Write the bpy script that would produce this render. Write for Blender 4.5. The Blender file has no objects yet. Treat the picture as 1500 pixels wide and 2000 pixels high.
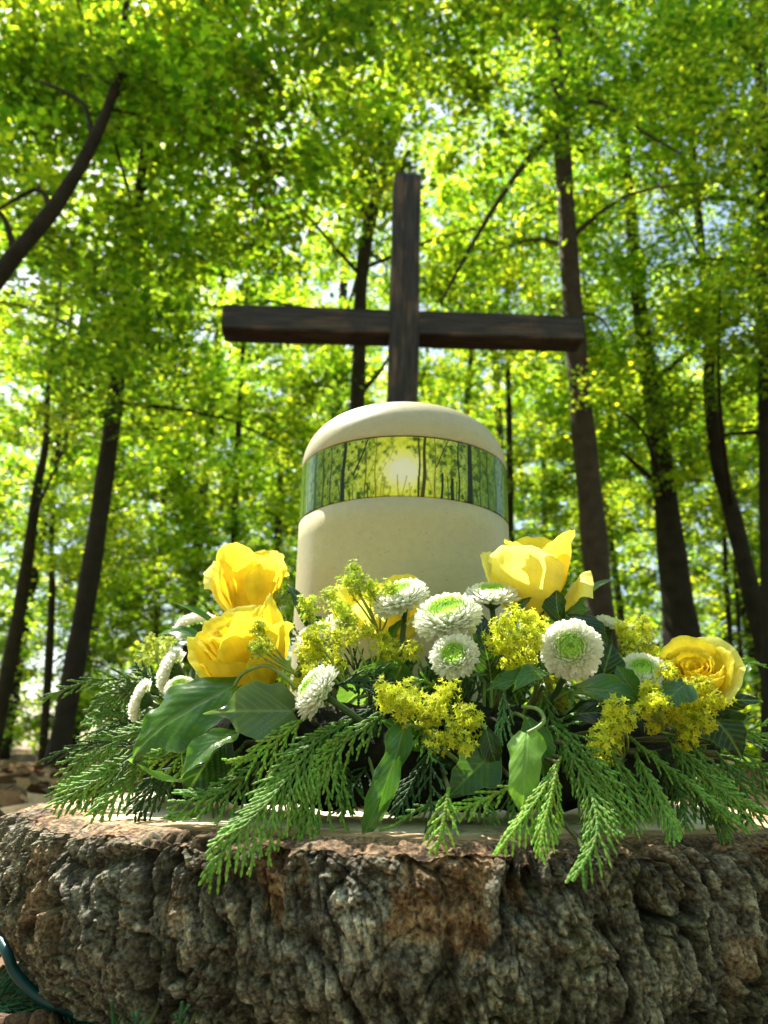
import bpy, math, random
import numpy as np
from mathutils import Vector, Matrix

# ------------------------------------------------------------------ camera, world, sun, exposure
scene = bpy.context.scene
COLL = scene.collection
RAD = math.radians
FPX = 1428.0                       # focal length in pixels of the 1500 x 2000 photograph
PITCH = RAD(18.3); ROLL = RAD(1.0); CAM_H = 0.037
cam = bpy.data.cameras.new('camera'); cam_ob = bpy.data.objects.new('camera', cam); COLL.objects.link(cam_ob)
cF = Vector((0, math.cos(PITCH), math.sin(PITCH))); _r = Vector((1, 0, 0)); _u = Vector((0, -math.sin(PITCH), math.cos(PITCH)))
cR = _r * math.cos(ROLL) + _u * math.sin(ROLL); cU = _u * math.cos(ROLL) - _r * math.sin(ROLL)
cam_ob.matrix_world = Matrix(((cR.x, cU.x, -cF.x, 0), (cR.y, cU.y, -cF.y, 0), (cR.z, cU.z, -cF.z, CAM_H), (0, 0, 0, 1)))
cam.sensor_width = 36; cam.lens = 36 * FPX / 2000; cam.clip_start = 0.01; cam.clip_end = 600
cam.dof.use_dof = True; cam.dof.focus_distance = 0.41; cam.dof.aperture_fstop = 11.5
cam.dof.aperture_blades = 0
scene.camera = cam_ob
SUN_AZ, SUN_EL = RAD(-38), RAD(57)
world = bpy.data.worlds.new('World'); scene.world = world; world.use_nodes = True
wn = world.node_tree.nodes; wl = world.node_tree.links
sky = wn.new('ShaderNodeTexSky'); sky.sky_type = 'NISHITA'; sky.sun_disc = False
sky.sun_elevation = SUN_EL; sky.sun_rotation = SUN_AZ; sky.dust_density = 1.2; sky.air_density = 1.0; sky.ozone_density = 1.0
warm = wn.new('ShaderNodeMix'); warm.data_type = 'RGBA'; warm.blend_type = 'MULTIPLY'; warm.inputs[0].default_value = 1; warm.inputs[7].default_value = (1.0, 0.95, 0.86, 1)
wl.new(sky.outputs[0], warm.inputs[6]); wl.new(warm.outputs[2], wn['Background'].inputs[0]); wn['Background'].inputs[1].default_value = 0.085
sun = bpy.data.lights.new('sun', 'SUN'); sun.energy = 4.5; sun.angle = RAD(0.5); sun.color = (1, 0.93, 0.8)
sun_ob = bpy.data.objects.new('sun', sun); COLL.objects.link(sun_ob)
sdir = Vector((math.cos(SUN_EL) * math.sin(SUN_AZ), math.cos(SUN_EL) * math.cos(SUN_AZ), math.sin(SUN_EL)))
sun_ob.rotation_euler = sdir.to_track_quat('Z', 'Y').to_euler(); sun_ob.location = sdir * 30
scene.view_settings.view_transform = 'Standard'; scene.view_settings.look = 'None'
scene.view_settings.gamma = 1; scene.view_settings.exposure = 2.15
cy = scene.cycles
cy.max_bounces = 7; cy.diffuse_bounces = 4; cy.transmission_bounces = 5; cy.glossy_bounces = 2; cy.transparent_max_bounces = 4
cy.use_denoising = True; cy.sample_clamp_indirect = 6

# ------------------------------------------------------------------ helpers
rng = np.random.default_rng(7); random.seed(7)

def P(px, py, Y):
    """point in the plane at distance Y along the view's ground direction seen at that place of the photo"""
    d = cF + cR * ((px - 750) / FPX) - cU * ((py - 1000) / FPX)
    return Vector((0, 0, CAM_H)) + d * (Y / d.y)

def depth(p):
    return (Vector(p) - Vector((0, 0, CAM_H))).dot(cF)

def px2m(w, p):
    return w / FPX * depth(p)

def _hash(ix, iy, iz, seed):
    with np.errstate(over='ignore'):
        n = (ix.astype(np.int64).astype(np.uint32) * np.uint32(374761393) + iy.astype(np.int64).astype(np.uint32) * np.uint32(668265263)
             + iz.astype(np.int64).astype(np.uint32) * np.uint32(1440662683) + np.uint32((seed * 974634777) & 0xffffffff))
        n = (n ^ (n >> np.uint32(13))) * np.uint32(1274126177)
        n = (n ^ (n >> np.uint32(16))) * np.uint32(2246822519)
        n = n ^ (n >> np.uint32(15))
    return (n & np.uint32(0xffffff)).astype(np.float64) / 0xffffff

def vnoise(p, seed=0):
    i = np.floor(p); f = p - i; f = f * f * f * (f * (f * 6 - 15) + 10)
    ix, iy, iz = i[:, 0], i[:, 1], i[:, 2]; r = 0
    for a in (0, 1):
        wx = f[:, 0] if a else 1 - f[:, 0]
        for b in (0, 1):
            wy = f[:, 1] if b else 1 - f[:, 1]
            for c in (0, 1):
                wz = f[:, 2] if c else 1 - f[:, 2]
                r = r + wx * wy * wz * _hash(ix + a, iy + b, iz + c, seed)
    return r * 2 - 1

def fbm(p, octv=4, seed=0, gain=0.5):
    r = 0; a = 1; s = 0; q = p.copy()
    for k in range(octv):
        r = r + a * vnoise(q, seed + k * 17); s += a; a *= gain; q = q * 2.03 + 13.7
    return r / s

def voro(p, seed=0):
    i = np.floor(p); n = len(p); f1 = np.full(n, 9.0); f2 = np.full(n, 9.0); cid = np.zeros(n)
    for a in (-1, 0, 1):
        for b in (-1, 0, 1):
            for c in (-1, 0, 1):
                cx, cy_, cz = i[:, 0] + a, i[:, 1] + b, i[:, 2] + c
                h1 = _hash(cx, cy_, cz, seed)
                d = np.sqrt((cx + h1 - p[:, 0]) ** 2 + (cy_ + _hash(cx, cy_, cz, seed + 1) - p[:, 1]) ** 2 + (cz + _hash(cx, cy_, cz, seed + 2) - p[:, 2]) ** 2)
                nearer = d < f1
                f2 = np.where(nearer, f1, np.minimum(f2, d)); cid = np.where(nearer, h1, cid); f1 = np.where(nearer, d, f1)
    return f1, f2, cid

def sstep(a, b, x):
    t = np.clip((x - a) / (b - a), 0, 1); return t * t * (3 - 2 * t)

def lerp(a, b, t):
    t = np.asarray(t)[..., None]; return np.asarray(a) * (1 - t) + np.asarray(b) * t

class MB:
    """collects vertices, faces and vertex colours; build() links them as one mesh object"""
    def __init__(s): s.v = []; s.q = []; s.t = []; s.c = []; s.n = 0
    def add(s, v, quads=None, tris=None, col=(1, 1, 1)):
        v = np.asarray(v, dtype=np.float64).reshape(-1, 3); k = len(v)
        s.v.append(v)
        if quads is not None and len(quads): s.q.append(np.asarray(quads, dtype=np.int64).reshape(-1, 4) + s.n)
        if tris is not None and len(tris): s.t.append(np.asarray(tris, dtype=np.int64).reshape(-1, 3) + s.n)
        c = np.asarray(col, dtype=np.float64)
        if c.ndim == 1: c = np.repeat(c[None, :], k, 0)
        s.c.append(c); s.n += k
    def grid(s, v, col=(1, 1, 1), closed=False):
        """v: (rows, cols, 3)"""
        r, c = v.shape[:2]
        idx = np.arange(r * c).reshape(r, c)
        if closed: idx = np.concatenate([idx, idx[:, :1]], 1)
        q = np.stack([idx[:-1, :-1], idx[:-1, 1:], idx[1:, 1:], idx[1:, :-1]], -1).reshape(-1, 4)
        col = np.asarray(col, dtype=np.float64)
        if col.ndim == 3: col = col.reshape(-1, 3)
        s.add(v.reshape(-1, 3), quads=q, col=col)
    def tube(s, pts, rad, n=8, col=(1, 1, 1), cap=True):
        pts = [Vector(p) for p in pts]; m = len(pts)
        if not hasattr(rad, '__len__'): rad = [rad] * m
        out = np.zeros((m, n, 3)); ref = None
        for i, p in enumerate(pts):
            t = (pts[min(i + 1, m - 1)] - pts[max(i - 1, 0)])
            t = t.normalized() if t.length > 1e-9 else Vector((0, 0, 1))
            if ref is None: ref = t.orthogonal().normalized()
            ref = (ref - t * ref.dot(t)); ref = ref.normalized() if ref.length > 1e-6 else t.orthogonal().normalized()
            b = t.cross(ref)
            for k in range(n):
                a = 2 * math.pi * k / n
                out[i, k] = p + (ref * math.cos(a) + b * math.sin(a)) * rad[i]
        k0 = s.n; s.grid(out, col, closed=True)
        if cap:
            c = np.asarray(col, dtype=np.float64); c = c if c.ndim == 1 else c.reshape(-1, 3)[-1]
            s.add([pts[-1], pts[0]], tris=[[k0 - s.n + (m - 1) * n + i, k0 - s.n + (m - 1) * n + (i + 1) % n, 0] for i in range(n)]
                  + [[k0 - s.n + (i + 1) % n, k0 - s.n + i, 1] for i in range(n)], col=c)
    def build(s, name, mat, parent=None, smooth=True, shade=None):
        me = bpy.data.meshes.new(name)
        v = np.concatenate(s.v).astype(np.float32)
        q = np.concatenate(s.q) if s.q else np.zeros((0, 4), int); t = np.concatenate(s.t) if s.t else np.zeros((0, 3), int)
        me.vertices.add(len(v)); me.vertices.foreach_set('co', v.ravel())
        nl = q.size + t.size; me.loops.add(nl)
        me.loops.foreach_set('vertex_index', np.concatenate([q.ravel(), t.ravel()]).astype(np.int32))
        npoly = len(q) + len(t); me.polygons.add(npoly)
        tot = np.concatenate([np.full(len(q), 4), np.full(len(t), 3)]).astype(np.int32)
        start = np.concatenate([[0], np.cumsum(tot)[:-1]]).astype(np.int32)
        me.polygons.foreach_set('loop_start', start)
        me.polygons.foreach_set('use_smooth', np.full(npoly, smooth))
        me.update(calc_edges=True)
        ca = me.color_attributes.new('Col', 'FLOAT_COLOR', 'POINT')
        c = np.concatenate(s.c).astype(np.float32); c = np.concatenate([c, np.ones((len(c), 1), np.float32)], 1)
        ca.data.foreach_set('color', c.ravel())
        me.materials.append(mat)
        o = bpy.data.objects.new(name, me); COLL.objects.link(o)
        if parent is not None: o.parent = parent
        return o

def tag(o, label=None, cat=None, group=None, kind=None):
    if label: o['label'] = label
    if cat: o['category'] = cat
    if group: o['group'] = group
    if kind: o['kind'] = kind
    return o

def empty(name, loc, label, cat, group=None):
    o = bpy.data.objects.new(name, None); COLL.objects.link(o); o.location = loc; o.empty_display_size = 0.02
    tag(o, label, cat, group); return o

def copy_tree(o, parent=None):
    c = o.copy(); COLL.objects.link(c)
    if parent is not None: c.parent = parent
    for ch in list(o.children): copy_tree(ch, c)
    return c

# ------------------------------------------------------------------ materials
def new_mat(name):
    m = bpy.data.materials.new(name); m.use_nodes = True
    nt = m.node_tree; b = nt.nodes['Principled BSDF']; return m, nt, b

def N(nt, t, **kw):
    n = nt.nodes.new(t)
    for k, v in kw.items():
        if k in n.inputs: n.inputs[k].default_value = v
        else: setattr(n, k, v)
    return n

def attr_col(nt): return N(nt, 'ShaderNodeAttribute', attribute_name='Col')

def leafy(name, rough=0.5, transl=0.5, tint=(1, 1, 1), spec=0.4, tgain=1.0, back=None, bump=0.0, bscale=300, coat=0.0):
    """Col-coloured thin tissue: diffuse/gloss plus translucency"""
    m, nt, b = new_mat(name); a = attr_col(nt); L = nt.links
    col = a.outputs['Color']
    if back is not None:
        g = N(nt, 'ShaderNodeNewGeometry'); mx = N(nt, 'ShaderNodeMix', data_type='RGBA')
        L.new(g.outputs['Backfacing'], mx.inputs[0]); L.new(col, mx.inputs[6])
        mu = N(nt, 'ShaderNodeMix', data_type='RGBA', blend_type='MIX'); mu.inputs[0].default_value = 0.55
        L.new(col, mu.inputs[6]); mu.inputs[7].default_value = (*back, 1); L.new(mu.outputs[2], mx.inputs[7]); col = mx.outputs[2]
    nz = N(nt, 'ShaderNodeTexNoise', Scale=60.0, Detail=4.0); tc = N(nt, 'ShaderNodeTexCoord'); L.new(tc.outputs['Object'], nz.inputs['Vector'])
    hv = N(nt, 'ShaderNodeHueSaturation'); mr = N(nt, 'ShaderNodeMapRange'); mr.inputs[3].default_value = 0.8; mr.inputs[4].default_value = 1.2
    mr.inputs[1].default_value = 0.3; mr.inputs[2].default_value = 0.7
    L.new(nz.outputs[0], mr.inputs[0]); L.new(mr.outputs[0], hv.inputs['Value']); L.new(col, hv.inputs['Color']); col = hv.outputs[0]
    L.new(col, b.inputs['Base Color']); b.inputs['Roughness'].default_value = rough; b.inputs['Specular IOR Level'].default_value = spec
    b.inputs['Coat Weight'].default_value = coat; b.inputs['Coat Roughness'].default_value = 0.25
    if bump:
        n2 = N(nt, 'ShaderNodeTexNoise', Scale=float(bscale), Detail=3.0); L.new(tc.outputs['Object'], n2.inputs['Vector'])
        bp = N(nt, 'ShaderNodeBump', Strength=bump, Distance=0.001); L.new(n2.outputs[0], bp.inputs['Height']); L.new(bp.outputs[0], b.inputs['Normal'])
    tr = N(nt, 'ShaderNodeBsdfTranslucent'); gm = N(nt, 'ShaderNodeMix', data_type='RGBA', blend_type='MULTIPLY'); gm.inputs[0].default_value = 1
    L.new(col, gm.inputs[6]); gm.inputs[7].default_value = (tint[0] * tgain, tint[1] * tgain, tint[2] * tgain, 1); L.new(gm.outputs[2], tr.inputs[0])
    ms = N(nt, 'ShaderNodeMixShader'); ms.inputs[0].default_value = transl
    L.new(b.outputs[0], ms.inputs[1]); L.new(tr.outputs[0], ms.inputs[2]); L.new(ms.outputs[0], nt.nodes['Material Output'].inputs['Surface'])
    return m

def colmat(name, rough=0.8, spec=0.3, bump=0.0, bscale=200, bdist=0.001, noise=0.25, nscale=80):
    m, nt, b = new_mat(name); L = nt.links; a = attr_col(nt); tc = N(nt, 'ShaderNodeTexCoord')
    nz = N(nt, 'ShaderNodeTexNoise', Scale=float(nscale), Detail=6.0); L.new(tc.outputs['Object'], nz.inputs['Vector'])
    mr = N(nt, 'ShaderNodeMapRange'); mr.inputs[1].default_value = 0.3; mr.inputs[2].default_value = 0.7
    mr.inputs[3].default_value = 1 - noise; mr.inputs[4].default_value = 1 + noise
    hv = N(nt, 'ShaderNodeHueSaturation'); L.new(nz.outputs[0], mr.inputs[0]); L.new(mr.outputs[0], hv.inputs['Value']); L.new(a.outputs['Color'], hv.inputs['Color'])
    L.new(hv.outputs[0], b.inputs['Base Color']); b.inputs['Roughness'].default_value = rough; b.inputs['Specular IOR Level'].default_value = spec
    if bump:
        n2 = N(nt, 'ShaderNodeTexNoise', Scale=float(bscale), Detail=8.0, Roughness=0.65); L.new(tc.outputs['Object'], n2.inputs['Vector'])
        bp = N(nt, 'ShaderNodeBump', Strength=bump, Distance=bdist); L.new(n2.outputs[0], bp.inputs['Height']); L.new(bp.outputs[0], b.inputs['Normal'])
    return m

M_canopy = leafy('beech_leaves', rough=0.45, transl=0.62, tint=(2.6, 2.15, 0.7), tgain=1.4, spec=0.5)
M_trunk = colmat('tree_bark', rough=0.9, bump=0.8, bscale=30, bdist=0.02, noise=0.35, nscale=9)
M_ground = colmat('forest_floor', rough=0.95, bump=0.8, bscale=12, bdist=0.03, noise=0.5, nscale=7)
M_petal = leafy('rose_petal', rough=0.55, transl=0.42, tint=(1.0, 1.0, 0.9), tgain=1.0, spec=0.25, bump=0.15, bscale=500)
M_mum = leafy('mum_petal', rough=0.6, transl=0.45, tint=(1, 1, 1), tgain=1.0, spec=0.25)
M_lady = leafy('mantle_flower', rough=0.6, transl=0.4, tint=(1, 1, 0.8), tgain=1.3, spec=0.2)
M_stem = colmat('green_stem', rough=0.5, noise=0.2, nscale=150)
M_ivy = leafy('ivy_leaf', rough=0.26, transl=0.3, tint=(1.3, 1.4, 0.5), tgain=1.7, spec=0.36, back=(0.14, 0.26, 0.07), bump=0.35, bscale=160, coat=0.08)
M_cedar = leafy('conifer_green', rough=0.62, transl=0.2, tint=(1, 1.2, 0.6), tgain=1.2, spec=0.35)
M_bark = colmat('slice_bark', rough=0.85, bump=1.0, bscale=520, bdist=0.0032, noise=0.75, nscale=520, spec=0.4)
M_litter = colmat('litter_leaf', rough=0.8)

# ------------------------------------------------------------------ ground
GZ = -0.100
def ground_z(x, y):
    d = np.hypot(x, y - 0.6)
    p = np.stack([np.asarray(x) * 0.22, np.asarray(y) * 0.22, np.zeros_like(x)], -1)
    return GZ + 0.14 * vnoise(p.reshape(-1, 3), 5).reshape(np.shape(x)) * sstep(2.0, 9, d) - 0.02 * sstep(1.5, 5, d)
def gz(x, y): return float(ground_z(np.array([float(x)]), np.array([float(y)]))[0])
gm = MB()
lin = np.sign(np.linspace(-1, 1, 241)) * np.abs(np.linspace(-1, 1, 241)) ** 3 * 160
gx, gy = np.meshgrid(lin, lin + 0.6); g = np.stack([gx, gy, ground_z(gx, gy)], -1)
n1 = fbm(np.stack([gx.ravel() * 2.0, gy.ravel() * 2.0, gx.ravel() * 0], -1), 4, 3).reshape(gx.shape)
gcol = lerp((0.07, 0.042, 0.026), (0.22, 0.13, 0.08), np.clip(0.5 + n1, 0, 1))
gm.grid(g[::-1], gcol[::-1]); tag(gm.build('ground', M_ground), kind='structure')
lm = MB()
for i in range(9000):
    r = 0.9 + 13 * rng.random() ** 0.8; a = RAD(rng.uniform(-42, 42)); x, y = r * math.sin(a), r * math.cos(a) + 0.2
    if abs(x) < 0.4 and y < 1.1: continue
    s = rng.uniform(0.025, 0.05); az = rng.uniform(0, 6.28); z = gz(x, y) + 0.006
    u = np.array([math.cos(az), math.sin(az), rng.uniform(-.5, .5)]) * s; w = np.array([-math.sin(az), math.cos(az), rng.uniform(-.6, .6)]) * s * 0.6
    c = np.array([x, y, z + abs(u[2]) + abs(w[2])])
    lm.add([c - u, c - w, c + u, c + w], quads=[[0, 1, 2, 3]], col=np.array(random.choice([(0.22, 0.11, 0.05), (0.33, 0.18, 0.09), (0.12, 0.07, 0.04), (0.4, 0.27, 0.16)])))
tag(lm.build('leaf_litter', M_litter, smooth=False), 'dry brown fallen leaves lying all over the forest floor', 'leaf litter', kind='stuff')

# ------------------------------------------------------------------ trees
LEAF_COLS = np.array([(0.10, 0.17, 0.018), (0.14, 0.22, 0.022), (0.06, 0.13, 0.016), (0.19, 0.27, 0.03), (0.04, 0.10, 0.015)])

def leaf_quads(cent, size, tilt, r):
    """one rhombus leaf per centre, lying roughly level"""
    n = len(cent); az = r.uniform(0, 2 * np.pi, n)
    nrm = np.stack([r.normal(0, tilt, n), r.normal(0, tilt, n), np.ones(n)], -1); nrm /= np.linalg.norm(nrm, axis=1, keepdims=True)
    u = np.stack([np.cos(az), np.sin(az), np.zeros(n)], -1); u -= nrm * np.sum(u * nrm, 1, keepdims=True); u /= np.linalg.norm(u, axis=1, keepdims=True)
    w = np.cross(nrm, u); s = (size * r.uniform(0.6, 1.25, n))[:, None]
    v = np.stack([cent - u * s * 0.5, cent - w * s * 0.34 + u * s * 0.03, cent + u * s * 0.55, cent + w * s * 0.34 + u * s * 0.03], 1)
    q = np.arange(n * 4).reshape(n, 4)
    c = LEAF_COLS[r.integers(0, len(LEAF_COLS), n)] * r.uniform(0.8, 1.25, n)[:, None]
    return v.reshape(-1, 3), q, np.repeat(c, 4, 0)

def spray(mb, c, rad, n, size, r, tilt=0.45, thick=0.10):
    """a flat layered beech spray"""
    az0 = r.uniform(0, 6.28); k = r.integers(4, 8)
    pts = []
    for j in range(k):                       # finger-like twigs fanning out
        a = az0 + r.normal(0, 1.0); L = rad * r.uniform(0.5, 1.2); m = n // k
        t = r.random(m) ** 0.8
        side = r.normal(0, 0.16, m) * rad * (1.1 - 0.5 * t)
        x = np.cos(a) * t * L - np.sin(a) * side; y = np.sin(a) * t * L + np.cos(a) * side
        z = r.normal(0, thick, m) * rad - 0.18 * rad * t ** 2 + r.normal(0, 0.12) * rad
        pts.append(np.stack([x, y, z], -1))
    p = np.concatenate(pts) + np.asarray(c)
    v, q, col = leaf_quads(p, size * r.uniform(0.75, 1.3), tilt * r.uniform(0.6, 1.4), r); mb.add(v, quads=q, col=col * r.uniform(0.6, 1.45) * np.array((r.uniform(0.8, 1.15), 1, 1)))

CLEAR = [(6.4, (690, 900), (703, 600), (728, 415)), (6.1, (1178, 1250), (1140, 850), (1108, 450)), (5.5, (105, 1520), (175, 1130), (218, 860)), (7.9, (1335, 1270), (1290, 880), (1262, 720)),
         (7.4, (1510, 1330), (1432, 1010), (1395, 860)), (3.8, (0, 535), (190, 260), (236, 130)), (6.7, (1497, 800), (1494, 560), (1488, 300)), (10.3, (998, 1130), (994, 800), (994, 760)), (9, (22, 1280), (50, 1120), (85, 880))]
def hides_trunk(c, rad):
    v = Vector(c) - Vector((0, 0, CAM_H)); dz = v.dot(cF)
    if dz < 0.5: return False
    x, y = 750 + FPX * v.dot(cR) / dz, 1000 - FPX * v.dot(cU) / dz; rp = FPX * rad / dz * 0.50
    for Y, *pl in CLEAR:
        if c[1] > Y: continue
        for (x0, y0), (x1, y1) in zip(pl[:-1], pl[1:]):
            t = max(0, min(1, ((x - x0) * (x1 - x0) + (y - y0) * (y1 - y0)) / ((x1 - x0) ** 2 + (y1 - y0) ** 2)))
            if math.hypot(x - x0 - t * (x1 - x0), y - y0 - t * (y1 - y0)) < rp: return True
    return False

def smooth_path(pts, n=4):
    """Catmull-Rom through (point, radius) pairs"""
    out = []; m = len(pts)
    for i in range(m - 1):
        p0, p1, p2, p3 = pts[max(i - 1, 0)], pts[i], pts[i + 1], pts[min(i + 2, m - 1)]
        for k in range(n):
            t = k / n
            f = lambda a, b, c, d: 0.5 * ((2 * b) + (-a + c) * t + (2 * a - 5 * b + 4 * c - d) * t * t + (-a + 3 * b - 3 * c + d) * t ** 3)
            out.append((f(p0[0], p1[0], p2[0], p3[0]), f(p0[1], p1[1], p2[1], p3[1])))
    out.append(pts[-1]); return out

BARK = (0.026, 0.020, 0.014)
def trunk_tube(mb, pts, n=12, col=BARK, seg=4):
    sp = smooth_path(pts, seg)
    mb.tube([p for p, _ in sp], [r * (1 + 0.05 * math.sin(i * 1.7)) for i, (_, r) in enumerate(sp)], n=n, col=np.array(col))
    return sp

def tree(label, Y, line, zlow, zhigh, spread, nspray, nleaf, size, seed, top=15.0, branches=(), nlimb=5, group='trees of the wood', col=BARK, shift=(0, 0), rooted=True, extra=(), holes=()):
    """line: (px, py, width px) from low to high in the photo, at distance Y"""
    nspray = int(nspray * 2.2); r = np.random.default_rng(seed); pts = []
    for (x, y, w) in line:
        p = P(x, y, Y); pts.append((p, px2m(w, p) / 2))
    base = pts[0][0]; d = (pts[0][0] - pts[1][0])
    if rooted:
        gzz = gz(base.x, base.y)
        if base.z > gzz:
            q = base + d * ((base.z - gzz) / max(-d.z, 0.1)) if d.z < -0.05 else Vector((base.x, base.y, gzz))
            q.z = gzz - 0.05; pts.insert(0, (q, pts[0][1] * 1.25))
            pts.insert(0, (q - Vector((0, 0, 0.1)), pts[0][1] * 1.3))
    e, er = pts[-1]
    if e.z < top:
        d = (pts[-1][0] - pts[-2][0]).normalized(); d = (d + Vector((0, 0, 1.2))).normalized()
        pts.append((e + d * (top - e.z) * 0.5, er * 0.7)); pts.append((e + d * (top - e.z), er * 0.2))
    root = empty('beech_tree', pts[0][0], label, 'tree', group)
    off = -root.location
    tm = MB(); sp = trunk_tube(tm, [(p + off, rr) for p, rr in pts], col=col)
    cm = MB(); zs = [(p - off) for p, _ in sp]
    def at_z(z):
        for k in range(len(zs) - 1):
            if zs[k].z <= z <= zs[k + 1].z:
                t = (z - zs[k].z) / max(zs[k + 1].z - zs[k].z, 1e-6); return zs[k].lerp(zs[k + 1], t), sp[k][1]
        return zs[-1], sp[-1][1]
    for br in branches:
        bp = []
        for (x, y, w, yy) in br:
            p = P(x, y, yy); bp.append((p + off, px2m(w, p) / 2))
        trunk_tube(tm, bp, n=7, col=col)
    cents = []
    for k in range(nspray):
        z = zlow + (zhigh - zlow) * r.random(); a = r.uniform(0, 6.28); rr = spread * math.sqrt(r.random()) * (1.0 if z < zhigh * 0.6 else 0.8)
        b, _ = at_z(z)
        c = Vector((b.x + shift[0] + rr * math.cos(a), b.y + shift[1] + rr * math.sin(a), z))
        if c.y < 2.6 and c.z < 3.2: continue
        if hides_trunk(c, 0.75) and r.random() < 0.93: continue
        if any((c - Vector(h[:3])).length < h[3] for h in holes): continue
        cents.append(c)
    for (x, y, z, rad, n) in extra: 
        for k in range(n): cents.append(Vector((x + r.normal() * rad, y + r.normal() * rad, z + r.normal() * rad * 0.35)))
    kept = []
    for c in cents:                     # canopy thinned on purpose along the sun's path, to light the wreath
        v = c - Vector((0.0, 0.5, 0.1)); d = (v - sdir * v.dot(sdir)).length
        if d < 0.95 and r.random() < THIN: continue
        kept.append(c)
    cents = kept
    for i, c in enumerate(cents):
        spray(cm, c + off, r.uniform(0.5, 0.95), nleaf, size, r)
        if i < nlimb or i % 19 == 0:
            b, br_ = at_z(max(c.z - (0.35 + 0.5 * r.random()) * math.hypot(c.x - zs[0].x, c.y - zs[0].y) * 0.7, min(zlow, c.z - 0.3)))
            m = b.lerp(c, 0.5) + Vector((r.normal() * 0.1, r.normal() * 0.1, 0.18))
            w = min(br_ * 0.35, 0.035)
            trunk_tube(tm, [(b + off, w), (m + off, w * 0.6), (c + off, w * 0.2)], n=5, col=col, seg=3)
    tm.build('trunk', M_trunk, root); cm.build('crown', M_canopy, root, smooth=False)
    return root

S = 0.064; THIN = 0.95
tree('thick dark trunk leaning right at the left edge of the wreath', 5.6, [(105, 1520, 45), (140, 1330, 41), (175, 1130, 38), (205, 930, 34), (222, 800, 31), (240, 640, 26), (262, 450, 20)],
     2.9, 11, 2.6, 74, 260, S, 11, extra=[(-2.2, 3.2, 6.2, 0.9, 9), (-2.9, 4.2, 8.0, 1.1, 8), (-1.7, 2.7, 5.2, 0.5, 2), (-1.5, 3.9, 5.0, 0.6, 10), (0.1, 4.6, 5.9, 0.6, 8), (*P(50, 70, 5.2), 0.8, 20), (*P(240, 60, 5.0), 0.7, 12), (*P(-60, 260, 5.4), 0.7, 14), (*P(150, 190, 5.6), 0.5, 16), (*P(400, 60, 5.0), 0.6, 8), (*P(110, 20, 6.4), 0.7, 14), (*P(225, 760, 5.0), 0.16, 4), (*P(255, 620, 5.0), 0.25, 6), (*P(250, 450, 4.9), 0.3, 6)], nlimb=2)  # first extra sprays are out of view, added overhead to shade the foreground
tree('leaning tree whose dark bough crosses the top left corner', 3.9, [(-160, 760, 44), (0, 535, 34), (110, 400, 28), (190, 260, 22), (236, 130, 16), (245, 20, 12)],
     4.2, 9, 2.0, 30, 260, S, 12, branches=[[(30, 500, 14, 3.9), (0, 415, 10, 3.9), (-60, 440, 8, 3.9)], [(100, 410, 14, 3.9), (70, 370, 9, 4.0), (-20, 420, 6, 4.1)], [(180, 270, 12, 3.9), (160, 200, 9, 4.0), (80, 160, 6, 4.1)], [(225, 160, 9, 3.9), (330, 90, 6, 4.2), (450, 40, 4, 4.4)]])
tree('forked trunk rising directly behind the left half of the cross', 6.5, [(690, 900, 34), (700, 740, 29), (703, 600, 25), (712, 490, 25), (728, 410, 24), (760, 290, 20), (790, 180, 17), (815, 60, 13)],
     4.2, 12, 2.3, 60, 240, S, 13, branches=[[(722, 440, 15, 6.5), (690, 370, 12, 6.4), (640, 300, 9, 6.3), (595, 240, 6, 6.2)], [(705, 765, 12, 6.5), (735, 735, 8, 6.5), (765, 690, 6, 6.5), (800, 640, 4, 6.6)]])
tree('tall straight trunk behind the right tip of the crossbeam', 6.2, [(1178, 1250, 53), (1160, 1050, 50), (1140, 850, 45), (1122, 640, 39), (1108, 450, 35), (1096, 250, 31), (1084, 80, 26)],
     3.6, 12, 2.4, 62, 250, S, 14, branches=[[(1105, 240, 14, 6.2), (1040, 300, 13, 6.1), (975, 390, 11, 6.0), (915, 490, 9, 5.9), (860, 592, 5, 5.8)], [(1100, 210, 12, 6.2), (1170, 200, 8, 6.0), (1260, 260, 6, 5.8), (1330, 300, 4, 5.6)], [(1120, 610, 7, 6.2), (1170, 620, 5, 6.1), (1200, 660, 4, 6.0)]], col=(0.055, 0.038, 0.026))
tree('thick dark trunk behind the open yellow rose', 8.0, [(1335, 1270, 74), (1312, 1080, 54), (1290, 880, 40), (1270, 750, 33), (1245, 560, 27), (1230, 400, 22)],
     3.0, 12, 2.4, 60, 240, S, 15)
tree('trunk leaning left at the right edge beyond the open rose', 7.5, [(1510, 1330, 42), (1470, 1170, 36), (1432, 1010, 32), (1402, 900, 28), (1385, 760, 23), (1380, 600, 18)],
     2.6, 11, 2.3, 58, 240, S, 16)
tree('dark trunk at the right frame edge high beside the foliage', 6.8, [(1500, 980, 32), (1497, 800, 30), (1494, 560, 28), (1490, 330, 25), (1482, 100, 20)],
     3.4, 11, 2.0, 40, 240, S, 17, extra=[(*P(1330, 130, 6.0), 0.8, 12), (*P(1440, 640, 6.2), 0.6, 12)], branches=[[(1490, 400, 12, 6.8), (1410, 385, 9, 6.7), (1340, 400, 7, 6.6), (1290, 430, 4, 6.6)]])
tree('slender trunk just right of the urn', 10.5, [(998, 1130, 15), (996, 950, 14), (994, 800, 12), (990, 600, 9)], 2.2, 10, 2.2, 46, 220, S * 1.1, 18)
tree('slender dark trunk at the far left edge', 9.0, [(-10, 1440, 30), (22, 1280, 28), (50, 1120, 24), (72, 960, 18), (90, 860, 13), (100, 700, 9)], 2.2, 11, 2.4, 46, 220, S * 1.1, 19)
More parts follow.
